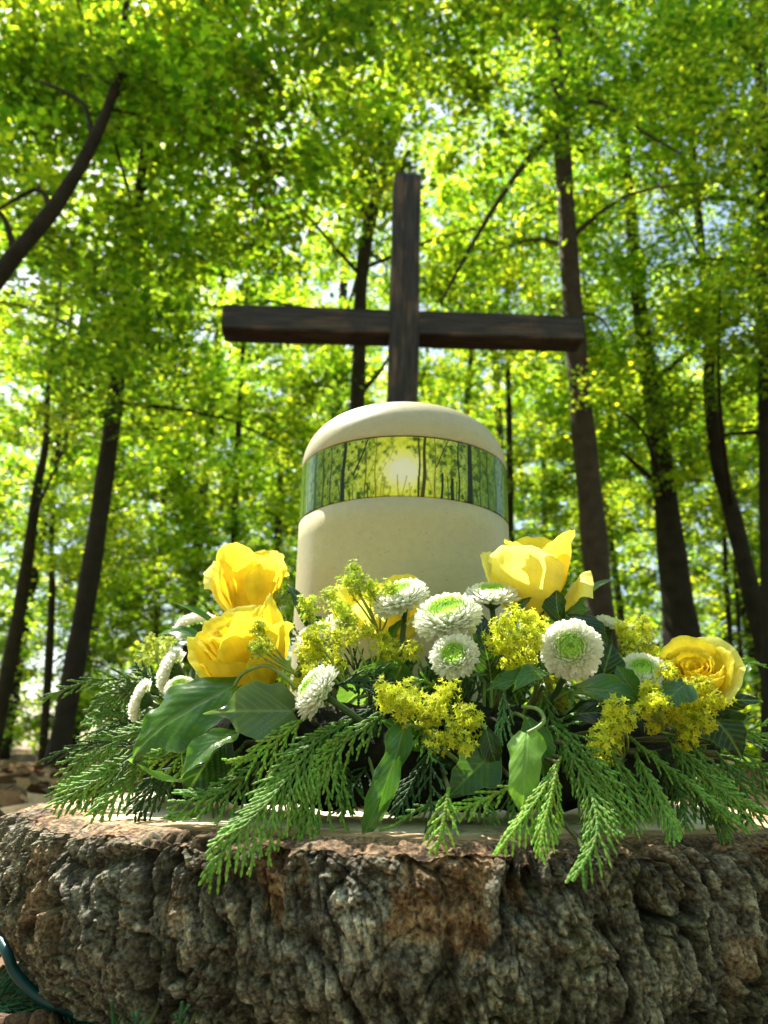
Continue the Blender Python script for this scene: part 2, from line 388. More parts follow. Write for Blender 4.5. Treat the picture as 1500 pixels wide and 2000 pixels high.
tree('thin pole trunk between the left edge and the leaning dark trunk', 11.0, [(82, 1500, 17), (95, 1300, 16), (102, 1150, 13), (106, 950, 10)], 1.2, 9, 2.0, 42, 220, S * 1.1, 20)
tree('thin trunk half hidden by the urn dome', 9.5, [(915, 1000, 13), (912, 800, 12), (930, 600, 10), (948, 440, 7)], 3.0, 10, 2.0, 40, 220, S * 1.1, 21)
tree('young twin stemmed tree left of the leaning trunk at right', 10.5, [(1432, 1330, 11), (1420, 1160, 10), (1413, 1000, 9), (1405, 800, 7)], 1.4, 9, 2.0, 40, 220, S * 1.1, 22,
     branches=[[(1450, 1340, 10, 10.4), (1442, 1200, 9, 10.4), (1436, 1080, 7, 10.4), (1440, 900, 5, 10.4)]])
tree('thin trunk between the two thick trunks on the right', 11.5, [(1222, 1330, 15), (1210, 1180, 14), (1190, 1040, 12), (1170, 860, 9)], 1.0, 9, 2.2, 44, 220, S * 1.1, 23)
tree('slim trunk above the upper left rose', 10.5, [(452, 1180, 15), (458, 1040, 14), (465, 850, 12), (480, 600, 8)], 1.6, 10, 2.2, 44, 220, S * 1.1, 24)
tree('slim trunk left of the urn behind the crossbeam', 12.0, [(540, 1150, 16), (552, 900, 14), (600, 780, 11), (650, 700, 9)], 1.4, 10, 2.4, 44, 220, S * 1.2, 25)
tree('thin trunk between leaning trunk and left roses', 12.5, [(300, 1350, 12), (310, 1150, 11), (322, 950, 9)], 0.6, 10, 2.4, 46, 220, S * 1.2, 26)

# a second row of trees, farther back
r2 = np.random.default_rng(99); far = []
for i in range(22):
    Yd = r2.uniform(14, 26); x = -780 + 3060 * (i + r2.random()) / 22; w = r2.uniform(14, 28)
    lean = r2.normal(0, 14)
    far.append((x, Yd, w, lean))
for i, (x, Yd, w, lean) in enumerate(far):
    if i < 4:
        o = tree('slender beech standing far back in the sunlit wood', Yd, [(x, 1440, w), (x + lean * 0.5 - (x - 750) * 0.08, 1100, w * 0.85), (x + lean - (x - 750) * 0.16, 700, w * 0.65), (x + lean - (x - 750) * 0.22, 400, w * 0.5)],
             0.6, 12, 3.2, 44, 220, 0.12, 40 + i, top=17, nlimb=4, group='slender beeches far back')
        far[i] = (o, o.location.copy())
protos = [f[0] for f in far[:4]]
for i, (x, Yd, w, lean) in enumerate(far[4:]):
    o = copy_tree(protos[i % 4]); q = P(x, 1440, Yd); o.location = (q.x, q.y, gz(q.x, q.y) - 0.1); o.rotation_euler.z = r2.uniform(0, 6.28)
# the wood beyond them, plus unseen sprays behind the camera added for green fill
wm = MB(); r3 = np.random.default_rng(5)
for k in range(3800):
    front = k < 2500; a = RAD(r3.uniform(-46, 46)) if front else RAD(r3.uniform(60, 300)); rr = (22 + 26 * r3.random()) if front else (9 + 12 * r3.random()); z = (0.2 + (13 + 0.4 * (rr - 22)) * r3.random() ** 1.1) if front else (0.2 + 11 * r3.random())
    spray(wm, (rr * math.sin(a), rr * math.cos(a), z), r3.uniform(0.9, 1.8), 110, 0.22, r3)
tag(wm.build('woodland', M_canopy, smooth=False), 'sunlit green foliage of the wood far behind the trunks, with unseen foliage added behind the camera', 'woodland', kind='stuff')
um = MB()
for k in range(420):
    a = RAD(r3.uniform(-40, 40)); rr = 9 + 16 * r3.random(); z = 0.0 + 1.3 * r3.random()
    spray(um, (rr * math.sin(a), rr * math.cos(a), z), r3.uniform(0.4, 0.9), 120, 0.09, r3)
tag(um.build('undergrowth', M_canopy, smooth=False), 'low green undergrowth on the forest floor behind the wreath', 'undergrowth', kind='stuff')
#@@FOREGROUND
# ------------------------------------------------------------------ wooden cross
def wood_mat():
    m, nt, b = new_mat('stained_timber'); L = nt.links
    tc = N(nt, 'ShaderNodeTexCoord'); a = attr_col(nt)
    mp = N(nt, 'ShaderNodeMapping'); L.new(tc.outputs['UV'], mp.inputs[0])
    n = N(nt, 'ShaderNodeTexNoise', Scale=1.0, Detail=8.0, Roughness=0.65)
    mp.inputs['Scale'].default_value = (70, 5, 1); L.new(mp.outputs[0], n.inputs['Vector'])
    n2 = N(nt, 'ShaderNodeTexNoise', Scale=1.0, Detail=5.0); mp2 = N(nt, 'ShaderNodeMapping'); mp2.inputs['Scale'].default_value = (16, 5, 1)
    L.new(tc.outputs['UV'], mp2.inputs[0]); L.new(mp2.outputs[0], n2.inputs['Vector'])
    r = N(nt, 'ShaderNodeValToRGB'); r.color_ramp.elements[0].position = 0.35; r.color_ramp.elements[0].color = (0.016, 0.014, 0.014, 1)
    r.color_ramp.elements[1].position = 0.7; r.color_ramp.elements[1].color = (0.120, 0.092, 0.072, 1); L.new(n.outputs[0], r.inputs[0])
    r2_ = N(nt, 'ShaderNodeValToRGB'); r2_.color_ramp.elements[0].position = 0.5; r2_.color_ramp.elements[0].color = (0.5, 0.5, 0.55, 1)
    r2_.color_ramp.elements[1].position = 0.66; r2_.color_ramp.elements[1].color = (1.7, 1.35, 1.1, 1); L.new(n2.outputs[0], r2_.inputs[0])
    mx = N(nt, 'ShaderNodeMix', data_type='RGBA', blend_type='MULTIPLY'); mx.inputs[0].default_value = 1; L.new(r.outputs[0], mx.inputs[6]); L.new(r2_.outputs[0], mx.inputs[7])
    m3 = N(nt, 'ShaderNodeMix', data_type='RGBA', blend_type='MULTIPLY'); m3.inputs[0].default_value = 1; L.new(mx.outputs[2], m3.inputs[6]); L.new(a.outputs['Color'], m3.inputs[7])
    L.new(m3.outputs[2], b.inputs['Base Color']); b.inputs['Roughness'].default_value = 0.62; b.inputs['Specular IOR Level'].default_value = 0.35
    bp = N(nt, 'ShaderNodeBump', Strength=0.7, Distance=0.004); L.new(n.outputs[0], bp.inputs['Height']); L.new(bp.outputs[0], b.inputs['Normal'])
    return m
M_wood = wood_mat()
def beam(name, L, w, d, parent, origin, axis, cap=False):
    """squared timber with softened edges; length along axis ('x' or 'z')"""
    e = 0.005; sec = [(-w/2+e, -d/2), (w/2-e, -d/2), (w/2, -d/2+e), (w/2, d/2-e), (w/2-e, d/2), (-w/2+e, d/2), (-w/2, d/2-e), (-w/2, -d/2+e)]
    st = np.linspace(0, L, 60); rr = np.random.default_rng(int(L * 1000))
    v = np.zeros((60, 8, 3))
    for i, s in enumerate(st):
        sh = 1 - (0.05 if i in (0, 59) else 0)
        for k, (a, b_) in enumerate(sec):
            a2 = a * sh + 0.0012 * math.sin(s * 9 + k * 2.1) + rr.normal() * 0.0004; b2 = b_ * sh + rr.normal() * 0.0004
            v[i, k] = (a2, b2, s) if axis == 'z' else (s, b2, -a2)
    m = MB(); m.grid(v, (1, 1, 1), closed=True)
    k0 = m.n
    for i, sgn in ((0, 1), (59, -1)):
        c = v[i].mean(0); ring = [c] + [p for p in v[i]]
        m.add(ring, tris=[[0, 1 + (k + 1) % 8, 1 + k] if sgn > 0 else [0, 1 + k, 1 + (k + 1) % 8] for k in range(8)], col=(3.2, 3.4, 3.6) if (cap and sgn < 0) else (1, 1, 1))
    o = m.build(name, M_wood, parent, smooth=False); o.location = origin
    uv = o.data.uv_layers.new(name='UVMap'); co = np.empty(len(o.data.vertices) * 3, np.float32); o.data.vertices.foreach_get('co', co); co = co.reshape(-1, 3)
    li = np.empty(len(o.data.loops), np.int32); o.data.loops.foreach_get('vertex_index', li); c = co[li]
    uvv = np.stack([c[:, 0] + c[:, 1] * 1.0, c[:, 2]], -1) if axis == 'z' else np.stack([c[:, 2] + c[:, 1], c[:, 0] + 3.3], -1)
    uv.data.foreach_set('uv', uvv.astype(np.float32).ravel())
    return o
CY = 2.5
pc = P(789, 627, CY); pb = P(786, 790, CY); ptop = P(795, 338, CY)
cw = px2m(57, pc); ch = px2m(54, pc)
cross = empty('wooden_cross', (pb.x - (pc.x - pb.x) * 2.2, CY, gz(pb.x, CY)), 'dark stained wooden cross standing tall behind the urn', 'cross')
H_up = ptop.z - cross.location.z
lean = math.atan2(ptop.x - pb.x, ptop.z - pb.z)
cross.location.x = pc.x - math.tan(lean) * (pc.z - cross.location.z)
cross.rotation_euler = (0, lean, RAD(3.5)); cross.location.y += 0.056
beam('upright', H_up + 0.055, cw, 0.11, cross, (0, 0, -0.05), 'z', cap=True)
pl, pr = P(436, 615, CY), P(1145, 628, CY); zc = (pc.z - cross.location.z) / math.cos(lean)
TILT = -RAD(1.8)
for nm, x0, x1 in (('crossbeam', (pl.x - pc.x), -cw / 2 + 0.001), ('crossbeam', cw / 2 - 0.001, (pr.x - pc.x))):
    ob_ = beam(nm, x1 - x0, ch, 0.108, cross, (x0 * math.cos(TILT), 0.0, zc - x0 * math.sin(TILT)), 'x'); ob_.rotation_euler.y = TILT

# ------------------------------------------------------------------ slice of log
SC = np.array([0.027, 0.638]); SR = 0.291; SH = 0.092
def make_slice():
    th = np.concatenate([np.linspace(-math.pi * 0.5 - 1.75, -math.pi * 0.5 + 1.75, 2100), np.linspace(-math.pi * 0.5 + 1.75, 1.5 * math.pi - 1.75, 150)[1:-1]])
    inn = np.array([0.030, 0.027, 0.024, 0.021, 0.018, 0.0155, 0.013, 0.0108, 0.009, 0.0074, 0.006, 0.0047, 0.0035, 0.0024, 0.0014, 0.0006])      # bark rim seen on the top, inwards from the edge
    zz = np.linspace(0.0, -SH, 330)
    nr = len(inn) + len(zz)
    T = np.repeat(th[None, :], nr, 0); rin = np.concatenate([inn, np.zeros(len(zz))])[:, None]; Z = np.concatenate([np.zeros(len(inn)), zz])[:, None] + T * 0
    cx, sx = np.cos(T), np.sin(T); tt = np.stack([cx * 3, sx * 3, cx * 0], -1).reshape(-1, 3)
    low = fbm(tt * 1.0, 3, 41).reshape(T.shape)
    R0 = SR + 0.012 * low
    arc = np.stack([cx * SR, sx * SR, Z], -1).reshape(-1, 3)
    wv = np.stack([fbm(arc * 16, 3, 50), fbm(arc * 16, 3, 60), fbm(arc * 16, 3, 70)], -1)
    q = arc * np.array([1, 1, 0.5]) + wv * np.array([0.012, 0.012, 0.012]); q[:, 0] += arc[:, 2] * 0.18
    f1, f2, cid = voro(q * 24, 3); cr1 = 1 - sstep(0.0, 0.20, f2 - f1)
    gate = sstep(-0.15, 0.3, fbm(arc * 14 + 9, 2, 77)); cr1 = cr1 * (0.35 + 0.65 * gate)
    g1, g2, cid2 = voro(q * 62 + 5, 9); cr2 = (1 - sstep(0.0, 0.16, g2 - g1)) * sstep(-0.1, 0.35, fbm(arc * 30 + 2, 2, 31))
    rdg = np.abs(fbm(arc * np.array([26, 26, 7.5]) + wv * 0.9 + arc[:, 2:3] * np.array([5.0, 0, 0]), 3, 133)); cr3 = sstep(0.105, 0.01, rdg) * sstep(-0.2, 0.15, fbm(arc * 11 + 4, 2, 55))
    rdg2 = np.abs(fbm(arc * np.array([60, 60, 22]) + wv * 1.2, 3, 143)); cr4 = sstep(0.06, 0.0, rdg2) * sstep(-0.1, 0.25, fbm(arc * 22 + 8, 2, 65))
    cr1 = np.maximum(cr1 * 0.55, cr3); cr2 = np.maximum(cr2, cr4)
    str_ = fbm(arc * np.array([125, 125, 24]) + wv * 1.5, 4, 21)            # vertical streaks
    fine = fbm(arc * 190, 4, 11, 0.62); fine2 = fbm(arc * 520, 3, 15, 0.6)
    mid = fbm(arc * 55, 3, 14)
    k1, k2_, kid = voro(arc * np.array([250, 250, 125]) + wv * 3 + arc[:, 2:3] * np.array([60.0, 0, 0]), 19); crumb = (0.55 - k1); l1, l2_, lid = voro(arc * np.array([480, 480, 400]), 29)
    flake = sstep(0.24, 0.30, fbm(arc * np.array([20, 20, 15]) + 3.3, 3, 91) + 0.05 * mid) * sstep(-0.115, -0.02, arc[:, 2] + 0.045 * vnoise(arc * 12, 4))
    ax = arc[:, 0]; az = arc[:, 2]
    flk2 = sstep(0.024, 0.016, np.hypot((ax - 0.000) * 0.8, (az + 0.020)) + 0.016 * mid + 0.010 * str_)      # torn reddish patches below the rim
    flk3 = sstep(0.014, 0.009, np.hypot((ax + 0.072) * 1.3, (az + 0.016) * 0.55) + 0.010 * mid + 0.008 * str_)
    flake = np.maximum(np.maximum(flake * 0.5, flk2), flk3)
    s1, s2, sid = voro(arc * np.array([82, 82, 30]) + wv * 1.6 + arc[:, 2:3] * np.array([14.0, 0, 0]), 44); sedge = sstep(0.10, 0.0, s2 - s1)
    disp = 0.0034 * (sid - 0.5) - 0.0014 * sedge - 0.0150 * cr1 - 0.0055 * cr2 * (1 - cr1) + 0.0026 * (cid - 0.5) * 2 + 0.0022 * mid + 0.0058 * str_ + 0.0026 * fine + 0.0012 * fine2 - 0.002 * flake + 0.0026 * crumb * (0.45 + kid) + 0.0013 * (0.5 - l1)
    sh = T.shape; disp = disp.reshape(sh)
    depthz = (-Z) / SH
    side = sstep(0, 0.0035, -Z)                                              # full relief just under the rim
    prof = -0.006 * np.exp(Z / 0.004) - 0.040 * sstep(0.55, 1.35, depthz) * (0.55 + 0.45 * np.cos(T + 2.4)) + 0.004 * np.sin(depthz * 3)
    crR = cr1.reshape(sh)
    R = R0 - rin + (prof + disp) * side + (1 - side) * (disp * 0.45 - 0.004) * (1 - np.clip(rin / 0.034, 0, 1))
    rimz = fbm(np.stack([cx * 40, sx * 40, rin * 130 + Z * 0], -1).reshape(-1, 3), 4, 5).reshape(sh)
    edge = 1 - np.clip(rin / 0.024, 0, 1)
    Zt = Z + np.where(rin > 0, (rimz * 0.0028 - 0.0035 * edge ** 2 - 0.0008 - 0.008 * crR * edge ** 2) * np.clip((0.026 - rin) / 0.008, 0, 1) - 0.0005, 0)
    Zt = np.where(rin > 0, Zt, Z - 0.0043 * np.exp(Z / 0.006) + rimz * 0.0028 * np.exp(Z / 0.008) - 0.008 * crR * np.exp(Z / 0.004))
    v = np.stack([SC[0] + R * cx, SC[1] + R * sx, Zt], -1)
    # colour
    base = lerp((0.128, 0.115, 0.084), (0.43, 0.41, 0.33), np.clip(0.5 + mid * 1.0 + 0.35 * (cid2 - 0.5), 0, 1))
    base = lerp(base, (0.17, 0.168, 0.065), np.clip(fbm(arc * 26 + 7, 3, 8) * 1.4, 0, 0.5))
    base = lerp(base, (0.40, 0.37, 0.28), np.clip((fine + fine2 * 0.6 - 0.22) * 1.9, 0, 0.75))
    base = lerp(base, (0.62, 0.56, 0.42), np.clip((crumb - 0.20) * 3.0, 0, 1) * np.clip(kid * 1.6 - 0.6, 0, 0.8))
    base = lerp(base, (0.040, 0.030, 0.018), np.clip(-(fine + 0.5 * fine2) * 1.8 - 0.15 + np.clip((k1 - 0.52) * 2.2, 0, 0.8), 0, 0.85))
    base = base * (0.78 + 0.44 * sid)[:, None]; base = lerp(base, (0.04, 0.03, 0.02), sedge * 0.35); kg = sstep(0.16, 0.0, k2_ - k1); base = base * (0.55 + 0.85 * kid ** 1.3)[:, None] * (1 - 0.45 * kg)[:, None]
    org = lerp((0.16, 0.090, 0.045), (0.50, 0.34, 0.19), np.clip(0.45 + fine * 1.5 + mid * 0.6, 0, 1))
    base = lerp(base, org, flake)
    base = lerp(base, (0.022, 0.018, 0.012), np.clip(cr1 * 1.0 + cr2 * 0.5, 0, 0.92))  # fissures: darker bark, deepened in colour to add shade contrast
    grn = fbm(np.stack([T.ravel() * 110, (np.repeat(rin, len(th), 1) * 420).ravel(), arc[:, 2] * 300], -1), 4, 66, 0.65)
    rimc = lerp((0.10, 0.050, 0.027), (0.50, 0.31, 0.17), np.clip(0.42 + 1.9 * grn + 0.4 * rimz.ravel(), 0, 1))
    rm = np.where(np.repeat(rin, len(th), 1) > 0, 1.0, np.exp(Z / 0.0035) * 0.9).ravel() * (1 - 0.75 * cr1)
    rm = rm * np.clip(0.75 + 0.5 * fbm(arc * 30, 2, 88), 0, 1)
    base = lerp(base, rimc, np.clip(rm, 0, 1))
    inner = np.repeat(np.clip((rin - 0.0175) / 0.004, 0, 1), len(th), 1).ravel()
    base = lerp(base, (0.46, 0.30, 0.17), inner * 0.85)
    root = empty('log_slice', (SC[0], SC[1], -SH), 'thick round slice of a tree trunk with rugged grey bark, carrying the wreath', 'log slice')
    off = -np.array(root.location)
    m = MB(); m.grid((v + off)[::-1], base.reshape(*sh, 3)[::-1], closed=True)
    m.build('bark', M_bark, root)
    # sawn face
    rs = np.concatenate([np.linspace(0, 0.2, 30), np.linspace(0.2, 1, 80)[1:]]); t2 = np.linspace(0, 2 * math.pi, 361)[:-1]
    lo = fbm(np.stack([np.cos(t2) * 3, np.sin(t2) * 3, t2 * 0], -1), 3, 41); Rt = SR + 0.012 * lo - 0.0275
    Rg, Tg = np.meshgrid(rs, t2, indexing='ij'); RR = Rg * Rt[None, :]
    xy = np.stack([SC[0] + RR * np.cos(Tg), SC[1] + RR * np.sin(Tg)], -1)
    pp = np.concatenate([xy, xy[..., :1] * 0], -1).reshape(-1, 3)
    zf = (0.0006 * fbm(pp * np.array([40, 400, 1]), 3, 2)).reshape(Rg.shape) - 0.0016 * sstep(0.965, 1.0, Rg)
    ring = 0.5 + 0.5 * np.sin(RR * 1500 + 6 * fbm(pp * 8, 2, 6).reshape(Rg.shape))
    colr = lerp((0.90, 0.81, 0.62), (0.80, 0.68, 0.46), ring * 0.6)
    outer = sstep(-0.026, -0.014, RR - Rt[None, :] + 0.006 * fbm(pp * 20, 2, 3).reshape(Rg.shape))
    colr = lerp(colr, (0.50, 0.33, 0.18), outer)
    crk = np.zeros(Rg.shape)
    for k in range(46):
        a0 = rng.uniform(0, 6.28); w = rng.uniform(0.0015, 0.004); r0 = rng.uniform(0.7, 0.93)
        da = np.abs((Tg - a0 - 0.02 * np.sin(RR * 90) + math.pi) % (2 * math.pi) - math.pi); crk = np.maximum(crk, sstep(w * 2.2, w, da) * sstep(r0, r0 + 0.05, Rg))
    colr = lerp(colr, (0.25, 0.17, 0.10), crk * 0.7)
    m = MB(); m.grid(np.concatenate([xy, zf[..., None]], -1)[::-1] + off, colr[::-1], closed=True)
    m.build('cut_face', colmat('sawn_wood', rough=0.75, bump=0.3, bscale=300, bdist=0.0005, noise=0.12, nscale=60), root)
make_slice()

# ------------------------------------------------------------------ urn
UD = 0.64; UR = 0.095; UX = P(787, 1000, UD).x + 0.0005; U = (UX, UD)
Z_B0, Z_B1, Z_TOP = CAM_H + 0.194, CAM_H + 0.2455, CAM_H + 0.2965
def urn_mat():
    m, nt, b = new_mat('urn_cream'); L = nt.links; tc = N(nt, 'ShaderNodeTexCoord')
    n1_ = N(nt, 'ShaderNodeTexNoise', Scale=520.0, Detail=2.0); L.new(tc.outputs['Object'], n1_.inputs[0])
    r = N(nt, 'ShaderNodeValToRGB'); r.color_ramp.elements[0].position = 0.22; r.color_ramp.elements[0].color = (0.20, 0.15, 0.08, 1)
    r.color_ramp.elements[1].position = 0.33; r.color_ramp.elements[1].color = (0.46, 0.42, 0.28, 1); L.new(n1_.outputs[0], r.inputs[0])
    n2_ = N(nt, 'ShaderNodeTexNoise', Scale=150.0, Detail=6.0, Roughness=0.7); L.new(tc.outputs['Object'], n2_.inputs[0])
    mr = N(nt, 'ShaderNodeMapRange'); mr.inputs[1].default_value = 0.3; mr.inputs[2].default_value = 0.7; mr.inputs[3].default_value = 0.92; mr.inputs[4].default_value = 1.07; L.new(n2_.outputs[0], mr.inputs[0])
    hv = N(nt, 'ShaderNodeHueSaturation'); L.new(mr.outputs[0], hv.inputs['Value']); L.new(r.outputs[0], hv.inputs['Color'])
    L.new(hv.outputs[0], b.inputs['Base Color']); b.inputs['Roughness'].default_value = 0.42; b.inputs['Specular IOR Level'].default_value = 0.45
    bp = N(nt, 'ShaderNodeBump', Strength=0.25, Distance=0.0005); L.new(n2_.outputs[0], bp.inputs['Height']); L.new(bp.outputs[0], b.inputs['Normal'])
    return m
M_urn = urn_mat()
urn = empty('urn', (UX, UD, 0), 'cream urn with domed lid and a forest picture band, standing in the wreath', 'urn')
def lathe(prof, n=160): 
    a = np.linspace(0, 2 * math.pi, n + 1)[:-1]; p = np.array(prof)
    return np.stack([p[:, :1] * np.cos(a)[None], p[:, :1] * np.sin(a)[None], np.repeat(p[:, 1:2], n, 1)], -1)
m = MB(); m.grid(lathe([(0, 0.001), (UR - 0.004, 0.001), (UR, 0.005)] + [(UR, z) for z in np.linspace(0.02, Z_B0 - 0.0008, 12)] + [(UR - 0.0012, Z_B0), (UR - 0.0012, Z_B1)])); m.build('body', M_urn, urn)
prof = [(UR - 0.0012, Z_B1 + 0.0009), (UR - 0.0003, Z_B1 + 0.0011), (UR, Z_B1 + 0.002)]
zs0 = Z_B1 + 0.003; hh = Z_TOP - zs0; r0 = 0.034
for k in range(1, 29):
    a = math.pi / 2 * k / 28; prof.append((r0 + (UR - r0) * math.cos(a) ** 0.86, zs0 + hh * math.sin(a) ** 0.93))
prof += [(0.02, Z_TOP + 0.0006), (0, Z_TOP + 0.0008)]
m = MB(); m.grid(lathe(prof)); m.build('lid', M_urn, urn)
# printed band: a picture of a wood against the light
def band():
    n = 1500; rows = 130; a = np.linspace(0, 2 * math.pi, n + 1)[:-1]; t = np.linspace(0, 1, rows)
    A, Tt = np.meshgrid(a, t); 
    # s: picture coordinate across the front, in photo pixels of radius 205 about the middle (0 = toward the viewer)
    phi = (A + math.pi / 2 + math.pi) % (2 * math.pi) - math.pi; s = phi; X = s * 1.0
    p = np.stack([X * 9, Tt * 4, X * 0], -1).reshape(-1, 3)
    f = lambda k, o, sd: fbm(p * k, o, sd).reshape(X.shape)
    leaf = f(3.4, 5, 3); big = f(0.9, 3, 8); tw = f(7.0, 3, 12)
    sky_ = np.array((0.62, 0.70, 0.42))
    c = lerp((0.16, 0.27, 0.02), (0.46, 0.54, 0.03), np.clip(0.5 + 1.3 * leaf + 0.6 * big, 0, 1))
    dist = np.abs(X + 0.05)
    c = lerp(c, (0.022, 0.10, 0.022), np.clip((dist - 0.35) * 1.5 + leaf * 1.6, 0, 1) * 0.75)         # greener and darker away from the bright middle
    c = lerp(c, (0.02, 0.05, 0.025), np.clip(-leaf * 2.6 - 0.25 + (dist > 0.3) * 0.2, 0, 1) * 0.8)
    gap = np.clip((leaf + 0.8 * tw) * 2.2 - 0.25 + 0.25 * np.exp(-((Tt - 0.6) / 0.3) ** 2), 0, 1) * np.exp(-((dist - 0.25) / 0.5) ** 2)
    c = lerp(c, sky_, gap * 0.5)
    c = lerp(c, (0.62, 0.62, 0.06), np.exp(-(dist / 0.32) ** 2) * np.clip(0.65 + leaf, 0, 1) * 0.85)
    sun_ = np.exp(-((X + 0.03) / 0.14) ** 2 - ((Tt - 0.42) / 0.22) ** 2)
    c = lerp(c, (0.97, 0.95, 0.62), np.clip(sun_ * 1.9 * (0.75 + 0.9 * np.abs(tw)) + 0.8 * leaf * sun_, 0, 1))
    def trunk(x, w, col, y0=0.0, y1=1.0, slope=0.0, wob=0.006):
        nonlocal c
        xc = x + slope * Tt + wob * np.sin(Tt * 7 + x * 40); ww = w * (1.15 - 0.35 * Tt)
        mk = sstep(ww, ww * 0.6, np.abs(X - xc)) * (Tt >= y0) * (Tt <= y1); c = lerp(c, col, mk)
    for k in range(64):
        x = rng.uniform(-1.5, 1.5); trunk(x, rng.uniform(0.003, 0.007), (0.05, 0.09, 0.03) if abs(x) > 0.3 else (0.36, 0.34, 0.05), 0, rng.uniform(0.15, 0.5), rng.normal() * 0.05)
    for k in range(70):        # twigs forking off
        x = rng.uniform(0.22, 1.4) * rng.choice([-1, 1]); y = rng.uniform(0.2, 0.8); trunk(x, 0.0022, (0.07, 0.09, 0.03), y, y + 0.28, rng.choice([-0.3, 0.3, 0.2, -0.2]), 0.0)
    dk = (0.012, 0.022, 0.014)
    trunk(-0.94, 0.022, (0.02, 0.07, 0.035)); trunk(-0.72, 0.008, dk); trunk(-0.585, 0.024, dk, slope=0.02); trunk(-0.56, 0.012, dk, 0.4, 1, 0.22)
    trunk(0.135, 0.018, (0.06, 0.055, 0.012), slope=0.02); trunk(0.10, 0.010, (0.05, 0.05, 0.015)); trunk(0.12, 0.008, dk, 0.5, 1, 0.25)
    trunk(-0.36, 0.007, (0.10, 0.11, 0.03)); trunk(-0.27, 0.005, (0.16, 0.15, 0.03)); trunk(0.24, 0.006, (0.14, 0.13, 0.03)); trunk(0.46, 0.010, dk); trunk(0.70, 0.008, (0.03, 0.06, 0.02)); trunk(0.80, 0.012, (0.02, 0.06, 0.02)); trunk(-0.82, 0.012, (0.02, 0.06, 0.03)); trunk(0.58, 0.034, dk, wob=0.001); trunk(0.30, 0.012, dk, 0, 0.42); trunk(0.40, 0.018, dk, 0, 0.35); trunk(0.93, 0.02, (0.02, 0.09, 0.04)); trunk(0.95, 0.01, (0.02, 0.09, 0.04), 0.4, 1, 0.2); trunk(1.15, 0.015, (0.02, 0.08, 0.03))
    trunk(-1.2, 0.018, (0.02, 0.07, 0.03)); trunk(-1.08, 0.010, (0.03, 0.08, 0.03))
    c = np.clip(c * 1.45, 0, 0.95) ** 1.2
    rr = np.full(rows, UR + 0.0002); rr[0] = rr[-1] = UR - 0.0010
    zz = Z_B0 + 0.0001 + (Z_B1 - Z_B0 - 0.0002) * t
    v = np.stack([rr[:, None] * np.cos(A), rr[:, None] * np.sin(A), zz[:, None] + A * 0], -1)
    m = MB(); m.grid(v, c, closed=True)
    mt, nt, b = new_mat('printed_band'); at = attr_col(nt); nt.links.new(at.outputs['Color'], b.inputs['Base Color']); b.inputs['Roughness'].default_value = 0.18; b.inputs['Specular IOR Level'].default_value = 0.3
    m.build('picture_band', mt, urn)
band()

# ------------------------------------------------------------------ wreath core
WC = Vector((0.025, 0.64, 0)); WR = 0.185; WT = 0.036
wm2 = MB(); aa = np.linspace(0, 2 * np.pi, 181)[:-1]; bb = np.linspace(0, 2 * np.pi, 41)[:-1]
A_, B_ = np.meshgrid(aa, bb, indexing='ij'); rt = WT
pt = np.stack([np.cos(A_) * 12, np.sin(A_) * 12, B_ * 2], -1).reshape(-1, 3); nn = fbm(pt * 1.6, 4, 9).reshape(A_.shape)
rr_ = WT * (1 + 0.28 * nn)
vv = np.stack([(WR + rr_ * np.cos(B_)) * np.cos(A_), (WR + rr_ * np.cos(B_)) * np.sin(A_), 0.036 + rr_ * 0.8 * np.sin(B_)], -1); vv[..., 2] = np.maximum(vv[..., 2], 0.0015)
vv = np.concatenate([vv, vv[:1]], 0)
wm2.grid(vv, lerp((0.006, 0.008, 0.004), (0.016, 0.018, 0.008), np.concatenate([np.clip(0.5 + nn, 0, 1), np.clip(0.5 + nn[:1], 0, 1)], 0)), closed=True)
wb = wm2.build('wreath_base', colmat('dark_moss', rough=0.95, bump=0.8, bscale=260, bdist=0.003)); wb.location = WC
tag(wb, 'dark mossy ring under the flowers, lying on the log slice round the urn', 'wreath')

def core_pt(p):
    """nearest place inside the ring for a stem that starts at p"""
    d = Vector((p.x - WC.x, p.y - WC.y, 0)); d = d.normalized() if d.length > 1e-6 else Vector((0, -1, 0))
    return Vector((WC.x + d.x * WR, WC.y + d.y * WR, 0.045))

def stem(mb, p, q, r=0.0014, col=(0.06, 0.13, 0.03), bow=0.006, n=7):
    p, q = Vector(p), Vector(q); mid = (p + q) / 2; side = (q - p).cross(Vector((0.3, 0.2, 1))).normalized() * bow
    pts = [p * (1 - t) ** 2 + (mid + side) * 2 * t * (1 - t) + q * t * t for t in [i / 8 for i in range(9)]]
    mb.tube(pts, [r] * 9, n=n, col=np.array(col))

def frame_from(axis, ref=(0, 0, 1)):
    z = Vector(axis).normalized(); r = Vector(ref); x = r.cross(z)
    if x.length < 1e-3: x = Vector((1, 0, 0)).cross(z)
    x.normalize(); y = z.cross(x); return Matrix((x, y, z)).transposed()

def view_dir(p, rx=0.0, up=0.0, toward=1.0):
    """direction in view terms at p: rx to the right, up, toward the viewer"""
    t = (Vector((0, 0, CAM_H)) - Vector(p)).normalized()
    return (cR * rx + cU * up + t * toward).normalized()

